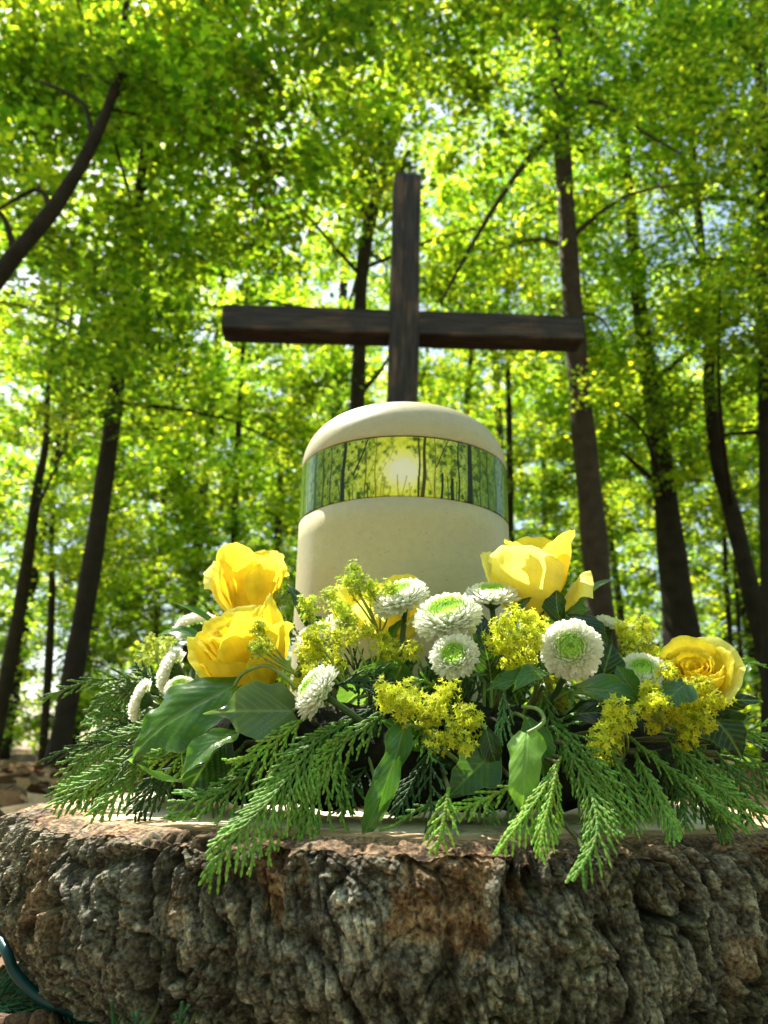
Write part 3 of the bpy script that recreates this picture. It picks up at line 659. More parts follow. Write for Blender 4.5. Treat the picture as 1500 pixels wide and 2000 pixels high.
# ------------------------------------------------------------------ roses
def petal(mb, phi, H, half, r0, r=None, z0=0.0, open_=0.0, curl=0.0, tip=0.0, spi=0.0, asym=0.0, col=((0.9, 0.62, 0.02), (0.92, 0.70, 0.05)), seed=0, bul=1.0, nu=33, nv=26, ruf=0.55, drop=0.30):
    rg = np.random.default_rng(seed + 1000); ph = rg.uniform(0, 6, 5)
    u = np.linspace(-1, 1, nu)[None, :]; v = np.linspace(0, 1, nv)[:, None]
    wf = 0.30 + 0.70 * np.sin(np.pi / 2 * np.minimum(1, v * 1.55))
    ang = phi + u * half * wf
    top = 1 - drop * np.abs(u) ** 2.2 + tip * np.maximum(0, 1 - np.abs(u + asym) * 2.2) ** 1.5 * v ** 3
    top = top + ruf * (0.012 * np.sin(u * 9 + ph[0]) + 0.012 * np.sin(u * 17 + ph[1]) + 0.008 * np.sin(u * 31 + ph[2])) * v ** 3
    h = z0 + H * v * top
    bulge = 0.30 + 0.70 * np.sin(np.pi * np.minimum(v * 0.62, 0.5)) ** 0.8 - 0.16 * bul * np.maximum(0, v - 0.75) ** 1.2 * 3
    rad = r0 * bulge + spi * u * r0 + open_ * H * v ** 1.8
    lip = np.maximum(0, (v - 0.78) / 0.22); e = np.abs(u) ** 3
    rad = rad + curl * H * lip ** 1.8 * 0.5 + curl * H * 0.30 * e * v
    rad = rad + H * 0.055 * np.maximum(0, (v - 0.88) / 0.12) ** 2; h = h - abs(curl) * H * 0.16 * lip ** 3 - H * 0.02 * np.maximum(0, (v - 0.9) / 0.1) ** 2
    rad = rad + ruf * H * 0.02 * np.sin(u * 7 + ph[3] + v * 2) * v ** 2 + ruf * H * 0.012 * np.sin(u * 15 + ph[4]) * v ** 4
    cre = fbm(np.stack([(u * 6 + ph[0]) + 0 * v, (v * 1.6 + ph[1]) + 0 * u, 0 * u * v], -1).reshape(-1, 3), 4, seed % 90).reshape(rad.shape); rad = rad + H * 0.018 * cre * v
    P3 = np.stack([rad * np.cos(ang), rad * np.sin(ang), h + ang * 0], -1)
    vein = 1 + 0.07 * cre + 0.03 * np.sin(u * 40 + 3 * v + ph[2]) * v
    c = lerp(np.array(col[0]), np.array(col[1]), np.clip(v + 0 * u, 0, 1)) * vein[..., None]
    c = lerp(c, (0.80, 0.62, 0.20), np.clip(sstep(0.955, 1.0, v * (top / np.max(top))) * np.clip(cre * 2 + 0.3, 0, 0.6), 0, 1))
    c = lerp(c, (0.55, 0.62, 0.08), np.clip(0.5 - v * 2.2, 0, 0.5) + 0 * u)
    # paper thin but real thickness
    mb.grid(P3, c)

GOLD = ((0.95, 0.66, 0.012), (0.97, 0.86, 0.08)); LEMON = ((0.88, 0.78, 0.05), (0.94, 0.93, 0.26)); DEEP = ((0.96, 0.57, 0.004), (0.97, 0.78, 0.03))
def sepals(mb, mbase, seed, L=0.02, r=0.007, reflex=0.6):
    rg = np.random.default_rng(seed)
    for k in range(5):
        a = k * 2 * math.pi / 5 + rg.normal() * 0.2; pts = []
        for i in range(9):
            t = i / 8; rr = r * (0.6 + 0.6 * t) + reflex * L * t ** 1.5 * (1 + rg.normal() * 0.03); pts.append(Vector((rr * math.cos(a), rr * math.sin(a), 0.001 + L * (t - reflex * 0.9 * t * t))))
        w = [0.0030 * math.sin(math.pi * min(1, 0.25 + t * 0.75)) ** 0.8 + 0.0002 for t in [i / 8 for i in range(9)]]
        tn = Vector((-math.sin(a), math.cos(a), 0))
        g_ = np.array([[p - tn * w_, p + Vector((0, 0, -0.0004)), p + tn * w_] for p, w_ in zip(pts, w)]); mb.grid(g_, (0.07, 0.16, 0.03))

def rose(name_label, p, axis, size, petals, inner=(7, 0.9, 0.30), seed=0, sep=True, spin=0.0, sepL=0.02, srefl=0.6):
    """petals: list of dicts in units of the flower height; axis: the way the flower opens"""
    M = frame_from(axis); H = size; root = empty('rose', p, name_label, 'rose', 'yellow roses in the wreath')
    mb = MB(); rg = np.random.default_rng(seed)
    n, hi, r1 = inner
    for k in range(n):
        t = k / max(n - 1, 1); r = H * (0.05 + r1 * t ** 0.8)
        petal(mb, spin + k * 2.35 + rg.normal() * 0.2, H * (hi + 0.05 * rg.normal()) * (1 - 0.06 * (1 - t)), 1.5 - 0.55 * t, r, spi=0.16, curl=0.10 * t, col=DEEP if t < 0.6 else GOLD, seed=seed * 31 + k, drop=0.12, ruf=0.8)
    for k, d in enumerate(petals):
        d = dict(d); d['H'] = d.get('H', 1) * H; d['r0'] = d.get('r0', 0.42) * H; d['phi'] = d['phi'] + spin
        petal(mb, seed=seed * 57 + k + 200, **d)
    o = mb.build('petals', M_petal, root); o.matrix_local = M.to_4x4()
    s = MB()
    hip = lathe([(0.0, -0.010), (0.0022, -0.009), (0.0055, -0.004), (0.0065, 0.0), (0.005, 0.003), (0.0, 0.004)], 14); s.grid(hip, (0.08, 0.16, 0.035), closed=True)
    if sep: sepals(s, None, seed, L=sepL, reflex=srefl)
    o2 = s.build('sepals', M_stem, root); o2.matrix_local = M.to_4x4()
    st = MB(); base = Vector(p) - (M @ Vector((0, 0, 0.009))); stem(st, base - Vector(p), core_pt(Vector(p)) - Vector(p), 0.0024)
    st.build('stem', M_stem, root)
    return root
def px(w, py, Y): return px2m(w, P(750, py, Y))
PI = math.pi
# local azimuth: -pi/2 is the side turned to the viewer when the axis stands up (frame_from: x = right, y = away)
rose('upright yellow rose at the upper left, its tall round petal above the green sepals', P(487, 1210, 0.56), view_dir(P(487, 1190, 0.56), -0.05, 1, -0.10), 0.056,
     [dict(phi=PI * 0.5, H=0.98, half=1.15, r0=0.46, open_=0.05, col=DEEP, drop=0.25), dict(phi=PI * 0.47, H=0.90, half=1.0, r0=0.36, open_=0.02, col=GOLD, drop=0.2),
      dict(phi=-PI * 0.47, H=1.06, half=1.0, r0=0.37, open_=0.03, curl=0.0, col=GOLD, drop=0.30, ruf=0.35),
      dict(phi=-0.28, H=0.86, half=0.80, r0=0.42, open_=0.06, curl=0.14, tip=0.10, col=GOLD, ruf=0.5),
      dict(phi=PI * 0.98, H=0.82, half=0.62, r0=0.41, open_=0.07, curl=0.20, tip=0.08, col=LEMON), dict(phi=-PI * 0.86, H=0.70, half=0.55, r0=0.45, open_=0.05, curl=0.26, tip=0.06, col=LEMON)],
     inner=(8, 0.86, 0.26), seed=1, sepL=0.034, srefl=0.22)
rose('yellow rose with pointed petals at the left, just below the upright one', P(508, 1345, 0.475), view_dir(P(508, 1340, 0.475), -0.42, 1, 0.28), 0.053,
     [dict(phi=-PI * 0.18, H=1.06, half=0.85, r0=0.38, open_=0.05, tip=0.10, curl=0.05, col=GOLD, drop=0.32, ruf=0.5), dict(phi=-0.05, H=0.82, half=0.8, r0=0.46, open_=0.14, curl=0.12, tip=0.06, col=GOLD),
      dict(phi=-PI * 0.50, H=0.70, half=1.05, r0=0.46, open_=0.08, curl=0.07, tip=0.04, col=GOLD, ruf=0.6), dict(phi=PI * 1.12, H=0.80, half=0.95, r0=0.42, open_=0.16, curl=0.12, tip=0.14, col=GOLD, ruf=0.6), dict(phi=-PI * 0.72, H=0.88, half=0.8, r0=0.36, open_=0.05, curl=0.06, col=GOLD, ruf=0.5),
      dict(phi=PI * 0.72, H=0.9, half=0.8, r0=0.46, open_=0.14, curl=0.1, col=GOLD), dict(phi=PI * 0.35, H=0.98, half=0.7, r0=0.44, open_=0.10, tip=0.04, col=GOLD, drop=0.4)],
     inner=(13, 0.93, 0.30), seed=2)
rose('half hidden yellow rose in front of the urn behind the white flowers', P(778, 1255, 0.512), view_dir(P(778, 1255, 0.512), -0.18, 1, 0.1), 0.046,
     [dict(phi=-PI * 0.5, H=0.9, half=0.9, r0=0.42, open_=0.14, curl=0.12, col=LEMON), dict(phi=-0.15, H=0.75, half=0.8, r0=0.45, open_=0.45, curl=0.3, col=LEMON), dict(phi=PI, H=0.95, half=0.8, r0=0.45, open_=0.3, curl=0.25, tip=0.1, col=GOLD), dict(phi=PI / 2, H=0.95, half=1.0, r0=0.45, open_=0.1, col=GOLD)],
     inner=(6, 0.8, 0.28), seed=3)
rose('large pale yellow rose bud standing at the right of the urn', P(1042, 1210, 0.50), view_dir(P(1045, 1200, 0.50), 0.02, 1, 0.05), 0.0575,
     [dict(phi=-PI * 0.66, H=0.96, half=0.98, r0=0.48, open_=0.08, curl=0.0, col=LEMON, drop=0.26, ruf=0.45), dict(phi=-PI * 0.20, H=1.12, half=1.0, r0=0.40, open_=0.03, col=GOLD, drop=0.22, ruf=0.45),
      dict(phi=-0.05, H=0.56, half=0.62, r0=0.44, open_=0.20, curl=0.45, tip=0.16, col=LEMON), dict(phi=PI * 0.45, H=0.98, half=1.1, r0=0.42, open_=0.03, col=GOLD), dict(phi=PI * 0.85, H=0.80, half=0.8, r0=0.52, open_=0.12, curl=0.05, col=LEMON)],
     inner=(8, 0.88, 0.26), seed=4, sepL=0.018)
rose('fully open golden rose showing its spiral centre at the right', P(1362, 1350, 0.47), view_dir(P(1370, 1340, 0.47), -0.16, 1, 0.62), 0.0295,
     [dict(phi=-PI * 0.55, H=0.88, half=0.95, r0=0.56, open_=0.10, curl=0.06, col=GOLD, drop=0.18), dict(phi=-0.05, H=0.84, half=0.85, r0=0.60, open_=0.16, curl=0.12, tip=0.05, col=GOLD),
      dict(phi=PI * 0.95, H=0.86, half=0.95, r0=0.58, open_=0.12, curl=0.08, col=GOLD), dict(phi=PI * 0.5, H=0.94, half=1.0, r0=0.60, open_=0.10, curl=0.10, tip=0.03, col=GOLD),
      dict(phi=-0.55, H=0.62, half=0.7, r0=0.66, open_=0.42, curl=0.25, tip=0.12, col=LEMON), dict(phi=PI * 0.2, H=0.8, half=0.8, r0=0.64, open_=0.30, curl=0.2, tip=0.06, col=LEMON)],
     inner=(15, 0.80, 0.46), seed=5, spin=0.3)

# ------------------------------------------------------------------ white button chrysanthemums
def mum_mesh(seed, NF=340, flat=0.62, rim=1.75, green=0.30):
    """unit radius; opens along +z"""
    rg = np.random.default_rng(seed); mb = MB(); rb = 0.62
    for i in range(NF):
        k = (i + 0.5) / NF; th = rim * k ** 0.62; ph = i * 2.39996 + rg.normal() * 0.06
        L = (0.10 + 0.30 * min(1, k * 1.35) ** 0.8) * rg.uniform(0.88, 1.12); w = (0.034 + 0.050 * k ** 0.6) * rg.uniform(0.9, 1.1)
        er = np.array([math.cos(ph), math.sin(ph), 0]); ez = np.array([0, 0, 1.0]); et = np.array([-math.sin(ph), math.cos(ph), 0])
        b = er * rb * math.sin(th) + ez * rb * math.cos(th) * flat
        th = th + rg.normal() * 0.035; d0 = er * math.sin(th) + ez * math.cos(th) * 0.95
        nv = 6; pts = []
        curlin = 0.60 * (1 - k) ** 1.5 + (0.22 if k > 0.5 else 0.28) + rg.normal() * 0.13
        bend = th
        cur = b.copy(); cols = []
        for j in range(nv):
            t = j / (nv - 1)
            a = bend + 0.18 * k - curlin * t * 1.7                      # incurving
            d = er * math.sin(a) + ez * math.cos(a)
            nrm = -er * math.cos(a) + ez * math.sin(a)                 # inner (upper) side of the floret
            ww = w * (0.55 + 0.65 * math.sin(math.pi * min(1, t * 0.8 + 0.1))) * (1.0 if t < 0.99 else 0.62)
            if j: cur = cur + d * L / (nv - 1)
            tip_in = nrm * 0.0
            cup = 0.45 * ww
            pts.append([cur - et * ww + nrm * cup, cur - et * ww * 0.5, cur - nrm * cup * 0.25, cur + et * ww * 0.5, cur + et * ww + nrm * cup])
            g = 1 - sstep(green * 0.55, green * 1.25, k)
            cc = np.array((0.95, 0.95, 0.86)) * (1 - g) + np.array((0.58, 0.86, 0.16)) * g
            cc = cc * (1 - 0.15 * (1 - t) * g) ; cc = cc * (1 - (1 - t) * 0.15) + np.array((0.62, 0.72, 0.34)) * (1 - t) * 0.15
            if k < 0.03: cc = np.array((0.26, 0.50, 0.06))
            cols.append([cc] * 5)
        mb.grid(np.array(pts), np.array(cols))
    mb.grid(lathe([(0, rb * flat * 0.97)] + [(rb * 0.97 * math.sin(x_), rb * 0.97 * flat * math.cos(x_)) for x_ in np.linspace(0.1, rim, 12)], 40)[::-1], np.array((0.55, 0.72, 0.30)), closed=True)
    ob = mb.build('florets', M_mum); me = ob.data; bpy.data.objects.remove(ob)
    c = MB(); c.grid(lathe([(0, -0.42), (0.12, -0.40), (0.30, -0.26), (0.40, -0.08), (0.36, 0.02), (0, 0.05)], 20), (0.045, 0.09, 0.03), closed=True)
    for k in range(16):
        a = k * PI / 8; e = np.array([math.cos(a), math.sin(a), 0]); tn = np.array([-e[1], e[0], 0])
        c.grid(np.array([[e * 0.26 - tn * 0.06 + [0, 0, -0.28], e * 0.26 + tn * 0.06 + [0, 0, -0.28]], [e * 0.44 - tn * 0.06 + [0, 0, -0.12], e * 0.44 + tn * 0.06 + [0, 0, -0.12]], [e * 0.52 - tn * 0.01 + [0, 0, 0.02], e * 0.52 + tn * 0.01 + [0, 0, 0.02]]]), (0.05, 0.11, 0.03))
    oc = c.build('calyx', M_stem); mc = oc.data; bpy.data.objects.remove(oc)
    return me, mc
MUMS = [mum_mesh(1), mum_mesh(2, 320, 0.5, 1.6, 0.34), mum_mesh(3, 360, 0.7, 1.85, 0.26), mum_mesh(4, 300, 0.75, 1.7, 0.22), mum_mesh(5, 370, 0.55, 1.95, 0.30)]
def mum(label, x, y, Y, rpx, ax, kind=0, stem_to=None, spin=0.0):
    p = P(x, y, Y); R = px2m(rpx, p); root = empty('chrysanthemum', p, label, 'chrysanthemum', 'white button chrysanthemums')
    axis = view_dir(p, *ax); M = (frame_from(axis) @ Matrix.Rotation(spin, 3, 'Z')).to_4x4() @ Matrix.Scale(R, 4)
    for nm, me in zip(('florets', 'calyx'), MUMS[kind]):
        o = bpy.data.objects.new(nm, me); COLL.objects.link(o); o.parent = root; o.matrix_local = M
    s = MB(); q = (stem_to if stem_to is not None else core_pt(p)) - p
    stem(s, Vector(-axis * R * 0.38), q, 0.0019, (0.05, 0.10, 0.03)); s.build('stem', M_stem, root)
    return root
mum('white chrysanthemum left of the middle pair, tilted up before the urn', 783, 1172, 0.475, 59, (-0.42, 1, 0.28), 0)
mum('largest side-on white chrysanthemum in the middle, green crown on top', 874, 1204, 0.445, 68, (-0.22, 1, 0.42), 4, spin=1)
mum('flat white chrysanthemum between the middle pair and the pale rose bud', 961, 1168, 0.475, 54, (0.0, 1, 0.16), 1)
mum('green-hearted white chrysanthemum below the middle pair', 888, 1284, 0.425, 50, (-0.22, 0.55, 0.75), 1, spin=2)
mum('round white chrysanthemum facing the viewer with a dark green heart', 1116, 1268, 0.415, 60, (-0.05, 0.32, 1.0), 2, spin=0.5)
mum('small white chrysanthemum peeping out right of the pale rose bud', 1192, 1222, 0.50, 33, (0.35, 1, 0.0), 0)
mum('white chrysanthemum with pale green middle left of the open rose', 1254, 1315, 0.445, 48, (0.02, 0.85, 0.62), 1, spin=1.4)
mum('white chrysanthemum facing left above the middle ivy leaf, on a thick stem', 622, 1352, 0.41, 57, (-0.80, 0.5, 0.25), 3, stem_to=P(742, 1442, 0.425))
mum('white chrysanthemum behind the yellow froth right of the pointed rose', 622, 1246, 0.495, 46, (-0.3, 0.9, 0.3), 0)
mum('white chrysanthemum partly hidden behind the yellow froth at the urn foot', 668, 1222, 0.51, 34, (0.3, 0.9, 0.2), 1)
mum('pale grey-white chrysanthemum seen from behind at the upper left', 382, 1228, 0.60, 44, (-0.25, 0.9, -0.55), 1)
mum('white chrysanthemum facing left below the upper left leaves', 338, 1312, 0.52, 46, (-0.95, 0.25, -0.05), 0)
mum('small white chrysanthemum just above the big glossy ivy leaf', 352, 1345, 0.475, 31, (-0.15, 0.8, 0.5), 2)
mum('white chrysanthemum facing left over the conifer at the left', 280, 1368, 0.505, 43, (-0.92, 0.25, 0.05), 1)
mum('small white chrysanthemum sunk in the conifer at the far left', 192, 1425, 0.60, 26, (-0.7, 0.4, 0.2), 0)
mum('tiny white chrysanthemum behind the left conifer fan', 236, 1345, 0.64, 20, (-0.5, 0.6, 0.2), 2)

# ------------------------------------------------------------------ lady's mantle froth
def lady(label, blobs, Y, seed, root_px, star=0.0024, dens=1.0, col=((0.68, 0.74, 0.05), (0.78, 0.80, 0.07))):
    rg = np.random.default_rng(seed); p0 = P(blobs[0][0], blobs[0][1], Y)
    rp = P(*root_px) if len(root_px) == 3 else Vector(root_px)
    root = empty('mantle_sprig', p0, label, 'flower sprig', "yellow-green lady's mantle sprigs"); st = MB(); fl = MB()
    for (bx, by, rx, ry) in blobs:
        c = P(bx, by, Y + rg.normal() * 0.006); a = px2m(rx, c); b = px2m(ry, c); cz = (a + b) / 2 * 0.8
        hub = c + (rp - c) * 0.25 + Vector((0, 0, -b * 0.35)); stem(st, hub - p0, rp - p0, 0.0007, (0.22, 0.30, 0.05), 0.004, 5)
        n = int(dens * (rx * ry) ** 0.85 * 0.16) + 8; ns = max(3, n // 7); subs = []
        for k in range(ns):
            d = rg.normal(0, 1, 3); d /= np.linalg.norm(d); rr = rg.uniform(0.5, 0.95)
            s_ = c + cR * (d[0] * a * rr) + cU * (d[1] * b * rr) + cF * (d[2] * cz * rr); subs.append(s_)
            st.tube([hub - p0, (hub + s_) / 2 - p0 + Vector(rg.normal(0, 0.0006, 3)), s_ - p0], [0.0004, 0.00035, 0.0003], n=4, col=np.array((0.30, 0.38, 0.06)), cap=False)
        for k in range(n * 2):
            s_ = subs[rg.integers(ns)]; o_ = rg.normal(0, 1, 3); o_ /= np.linalg.norm(o_); o_ = Vector(o_)
            e = s_ + o_ * rg.uniform(0.0025, 0.0062)
            st.tube([s_ - p0, e - p0], [0.00025, 0.0002], n=3, col=np.array((0.36, 0.44, 0.06)), cap=False)
            ax = (o_ + Vector((0, 0, 0.3)) + (Vector((0, 0, CAM_H)) - e).normalized() * 0.5).normalized(); M = np.array(frame_from(ax, (0.3, 0.5, 1)))
            R = star * rg.uniform(0.75, 1.2); a0 = rg.uniform(0, 6.28); vs = [[0, 0, 0]]
            npet = 4 if rg.random() < 0.5 else 5
            for j in range(npet * 2):
                aa_ = a0 + j * PI / npet; q = R if j % 2 == 0 else R * 0.42; vs.append([q * math.cos(aa_), q * math.sin(aa_), R * 0.30 if j % 2 == 0 else R * 0.08])
            vs = np.array(vs) @ M.T + np.array(e - p0)
            cc = np.array(col[0]) + (np.array(col[1]) - np.array(col[0])) * rg.random(); cc = cc * rg.uniform(0.75, 1.15); ca = np.repeat(cc[None], len(vs), 0); ca[0] = cc * 0.62
            fl.add(vs, tris=[[0, 1 + j, 1 + (j + 1) % (npet * 2)] for j in range(npet * 2)], col=ca)
    st.build('stalks', M_stem, root); o = fl.build('blossom', M_lady, root, smooth=False); return root
GRN = ((0.50, 0.64, 0.07), (0.60, 0.72, 0.10)); GLD = ((0.72, 0.78, 0.05), (0.84, 0.87, 0.08))
lady("yellow-green lady's mantle sprig reaching up against the urn", [(683, 1118, 16, 16), (676, 1138, 18, 14), (700, 1142, 20, 16), (735, 1150, 26, 18), (718, 1165, 14, 14), (765, 1150, 16, 14)], 0.475, 1, (740, 1240, 0.48), col=GRN)
lady("small lady's mantle tuft left of the urn foot beside the upper left rose", [(596, 1175, 20, 16), (606, 1195, 14, 16), (645, 1164, 13, 15)], 0.50, 2, (640, 1300, 0.49), col=GRN)
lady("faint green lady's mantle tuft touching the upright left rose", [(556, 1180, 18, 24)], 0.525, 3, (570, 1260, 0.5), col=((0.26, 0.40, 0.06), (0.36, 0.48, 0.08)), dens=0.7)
lady("lady's mantle tuft hanging before the urn foot", [(665, 1192, 22, 16), (672, 1214, 24, 16)], 0.485, 4, (690, 1300, 0.48), col=GRN)
lady("dense lady's mantle cushion between the pointed rose and the left middle flower", [(622, 1240, 30, 20), (600, 1270, 24, 22), (640, 1275, 28, 22), (610, 1290, 20, 14), (660, 1250, 14, 16), (655, 1298, 14, 12)], 0.455, 5, (680, 1350, 0.45))
lady("loose lady's mantle sprig under the middle white flowers", [(742, 1262, 18, 26), (768, 1278, 20, 20), (800, 1270, 10, 18), (716, 1232, 16, 16), (690, 1240, 12, 12)], 0.46, 6, (740, 1360, 0.46))
lady("golden lady's mantle cluster hanging lowest in the middle of the wreath", [(765, 1348, 22, 18), (762, 1375, 20, 16), (800, 1350, 18, 16), (800, 1390, 24, 20), (835, 1395, 22, 20), (820, 1425, 20, 18), (868, 1355, 24, 22), (862, 1385, 18, 14), (852, 1448, 14, 20), (885, 1428, 18, 14), (905, 1455, 16, 12), (930, 1408, 18, 16), (905, 1398, 12, 10)], 0.40, 7, (880, 1400, 0.43), col=GLD, star=0.0025)
lady("big lady's mantle cluster between the pale rose bud and the round white flower", [(985, 1220, 22, 18), (1015, 1205, 24, 20), (1045, 1225, 20, 22), (985, 1255, 24, 20), (1020, 1250, 28, 22), (1050, 1255, 18, 18), (1000, 1285, 20, 16), (1030, 1285, 14, 14), (1005, 1305, 14, 10), (965, 1250, 12, 14)], 0.43, 8, (1030, 1340, 0.45), col=GLD)
lady("lady's mantle sprig standing up left of the open rose", [(1256, 1215, 17, 13), (1262, 1235, 20, 14), (1250, 1258, 20, 16), (1228, 1250, 18, 16), (1212, 1235, 16, 14), (1275, 1270, 14, 12), (1225, 1275, 16, 14)], 0.475, 9, (1240, 1330, 0.46), col=GLD)
lady("tall hanging lady's mantle column right of the bright ivy leaf", [(1202, 1375, 18, 14), (1195, 1395, 16, 18), (1205, 1420, 16, 16), (1185, 1438, 16, 14), (1170, 1450, 12, 12), (1225, 1408, 10, 16), (1180, 1478, 12, 10), (1205, 1450, 14, 12)], 0.41, 10, (1215, 1480, 0.43), col=GLD)
lady("small lady's mantle tuft under the white flower left of the open rose", [(1262, 1358, 22, 18), (1250, 1378, 18, 14), (1285, 1372, 16, 14), (1275, 1345, 12, 10), (1302, 1312, 13, 10)], 0.415, 11, (1290, 1430, 0.43), col=GLD)
lady("golden lady's mantle mass hanging below the open rose", [(1360, 1345, 30, 18), (1370, 1370, 26, 20), (1345, 1385, 24, 20), (1325, 1400, 22, 20), (1360, 1405, 24, 18), (1345, 1430, 18, 16), (1400, 1370, 16, 8), (1290, 1400, 14, 12), (1270, 1420, 12, 10), (1345, 1452, 10, 10), (1310, 1375, 18, 14)], 0.425, 12, (1330, 1440, 0.44), col=((0.60, 0.62, 0.03), (0.72, 0.72, 0.05)))
lady("thin lady's mantle stalk crossing in front of the pointed rose", [(515, 1232, 20, 13), (500, 1258, 10, 8), (495, 1272, 8, 7), (520, 1262, 8, 6)], 0.425, 13, (580, 1320, 0.43), col=GRN, dens=0.9, star=0.0018)
lady("lady's mantle tuft on top of the left white flower's stem", [(600, 1305, 14, 12), (590, 1330, 14, 12), (625, 1310, 14, 12)], 0.43, 14, (640, 1380, 0.43))
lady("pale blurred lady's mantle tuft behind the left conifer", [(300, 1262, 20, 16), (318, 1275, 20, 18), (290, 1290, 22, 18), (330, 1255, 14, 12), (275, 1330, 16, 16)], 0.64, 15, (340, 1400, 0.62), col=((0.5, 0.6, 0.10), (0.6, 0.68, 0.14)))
lady("shadowed lady's mantle sprig deep under the round white flower", [(1085, 1330, 20, 16), (1060, 1350, 14, 14), (1100, 1365, 12, 12)], 0.455, 16, (1090, 1420, 0.46), col=((0.38, 0.38, 0.03), (0.45, 0.45, 0.04)), dens=0.6)  # blossom colour darkened to paint in the shadow under the flower

# ------------------------------------------------------------------ ivy and rose leaves
W_IVY = [(0, 0.30), (0.05, 0.62), (0.12, 0.92), (0.20, 1.0), (0.28, 0.90), (0.38, 0.70), (0.48, 0.62), (0.60, 0.55), (0.74, 0.38), (0.88, 0.16), (1, 0.0)]
W_OV = [(0, 0.12), (0.08, 0.5), (0.2, 0.86), (0.35, 1.0), (0.5, 0.95), (0.65, 0.74), (0.8, 0.44), (0.92, 0.16), (1, 0.0)]
W_LAN = [(0, 0.15), (0.2, 0.8), (0.4, 1.0), (0.7, 0.6), (0.9, 0.2), (1, 0)]
def leaf(label, b, t, wpx, n=(0, 0.5, 0.8), prof=W_IVY, bulge=0.15, cup=0.2, wave=0.06, fold=0.0, col=(0.035, 0.10, 0.018), vein=(0.16, 0.26, 0.08), pet=None, seed=0, twist=0.0, skew=0.0, name='ivy_leaf', cat='ivy leaf', group='ivy leaves in the wreath', lobe=0.14, sweep=0.25, serr=0.0, tipcurl=0.0, grp=True):
    """b, t: (px, py, Y) of the leaf's foot and tip; wpx its full width; n: facing in view terms (right, up, toward)"""
    B, T = P(*b), P(*t); L = (T - B).length; ax = (T - B) / L; nd = view_dir((B + T) / 2, *n); nd = (nd - ax * nd.dot(ax)).normalized(); sd = ax.cross(nd).normalized()
    Wd = px2m(wpx, (B + T) / 2) / 2; nv, nu = 46, 27; rg = np.random.default_rng(seed + 77); ph = rg.uniform(0, 6, 4)
    tt = np.linspace(0, 1, nv)[:, None]; uu = np.linspace(-1, 1, nu)[None, :]
    w = np.interp(tt, [p[0] for p in prof], [p[1] for p in prof])
    w = w * (1 + 0.05 * np.sin(tt * 21 + ph[3])) * (1 + serr * (np.arange(nv)[:, None] % 2))
    au = np.abs(uu); along = tt + (-lobe * np.minimum(1, tt * 6) * 0 + sweep * au ** 1.3 * w * Wd / L * 0.8 - (0.30 * Wd / L) * au ** 1.5 * np.exp(-tt * 9))
    across = uu * w * (1 + skew * uu)
    hgt = bulge * L * 4 * tt * (1 - tt) + cup * Wd * across ** 2 * (-1 if cup < 0 else 1) * (1 if cup >= 0 else 1) * np.sign(cup if cup else 1) + 0
    hgt = hgt + fold * Wd * np.abs(across) + wave * Wd * np.sin(tt * 13 + ph[0] + uu * 1.5) * au ** 2 + 0.5 * wave * Wd * np.sin(tt * 25 + ph[1] - uu * 2) * au ** 3 - tipcurl * L * np.maximum(0, tt - 0.6) ** 2 * 4
    # veins pressed in
    vd = np.abs(across) ; side = np.zeros_like(vd)
    for k, t0 in enumerate((0.02, 0.10, 0.22, 0.36, 0.5, 0.64)):
        d_ = np.abs(tt - (t0 + au * w * (0.42 if prof is not W_IVY else 0.34 + 0.15 * (k == 0)))); side = np.maximum(side, sstep(0.022, 0.004, d_) * (0.9 - 0.3 * au))
    vm = np.maximum(sstep(0.07, 0.015, vd), side * 0.6)
    hgt = hgt - 0.045 * Wd * vm + 0.05 * Wd * vnoise(np.stack([across * 2.2 + ph[2], tt * 5 + 0 * across, 0 * across], -1).reshape(-1, 3), seed % 50).reshape(across.shape)
    an = twist * (tt - 0.3); sx = across * Wd; 
    so = sx * np.cos(an); sn = hgt + sx * np.sin(an)
    pos = np.array(B)[None, None] + np.array(ax) * (along * L)[..., None] + np.array(sd) * so[..., None] + np.array(nd) * sn[..., None]
    blot = vnoise((pos * 120).reshape(-1, 3), 3).reshape(vd.shape)
    c = lerp(np.array(col) * np.ones(pos.shape), np.array(vein), vm * 0.85) * (1 + 0.12 * blot)[..., None]
    root = empty(name, B, label, cat, group); o_ = np.array(B)
    mb = MB(); mb.grid(pos - o_, c)
    edge = lerp(c, (0.20, 0.30, 0.10), sstep(0.93, 1.0, au) * np.ones_like(tt) * 0.5); mb.c[-1] = edge.reshape(-1, 3)
    mb.build('blade', M_ivy, root)
    pm = MB(); 
    if pet is None:
        q = core_pt(B); q = B + (q - B) * min(1.0, 0.035 / max((q - B).length, 1e-4)); pp = [B, (B + q) / 2 - ax * 0.004 + Vector((0, 0, 0.003)), q]
    else: pp = [B] + [P(*k) for k in pet]
    sp = smooth_path([(p - B, 0.0011) for p in pp], 5); pm.tube([p for p, _ in sp], [0.0011] * len(sp), n=7, col=np.array((0.20, 0.30, 0.09)))
    pm.build('petiole', M_stem, root)
    return root
DK = (0.012, 0.040, 0.007); MD = (0.050, 0.150, 0.012); LT = (0.11, 0.24, 0.04); BR = (0.19, 0.38, 0.04)  # darkest green: dark ivy, deepened to paint shade into the wreath
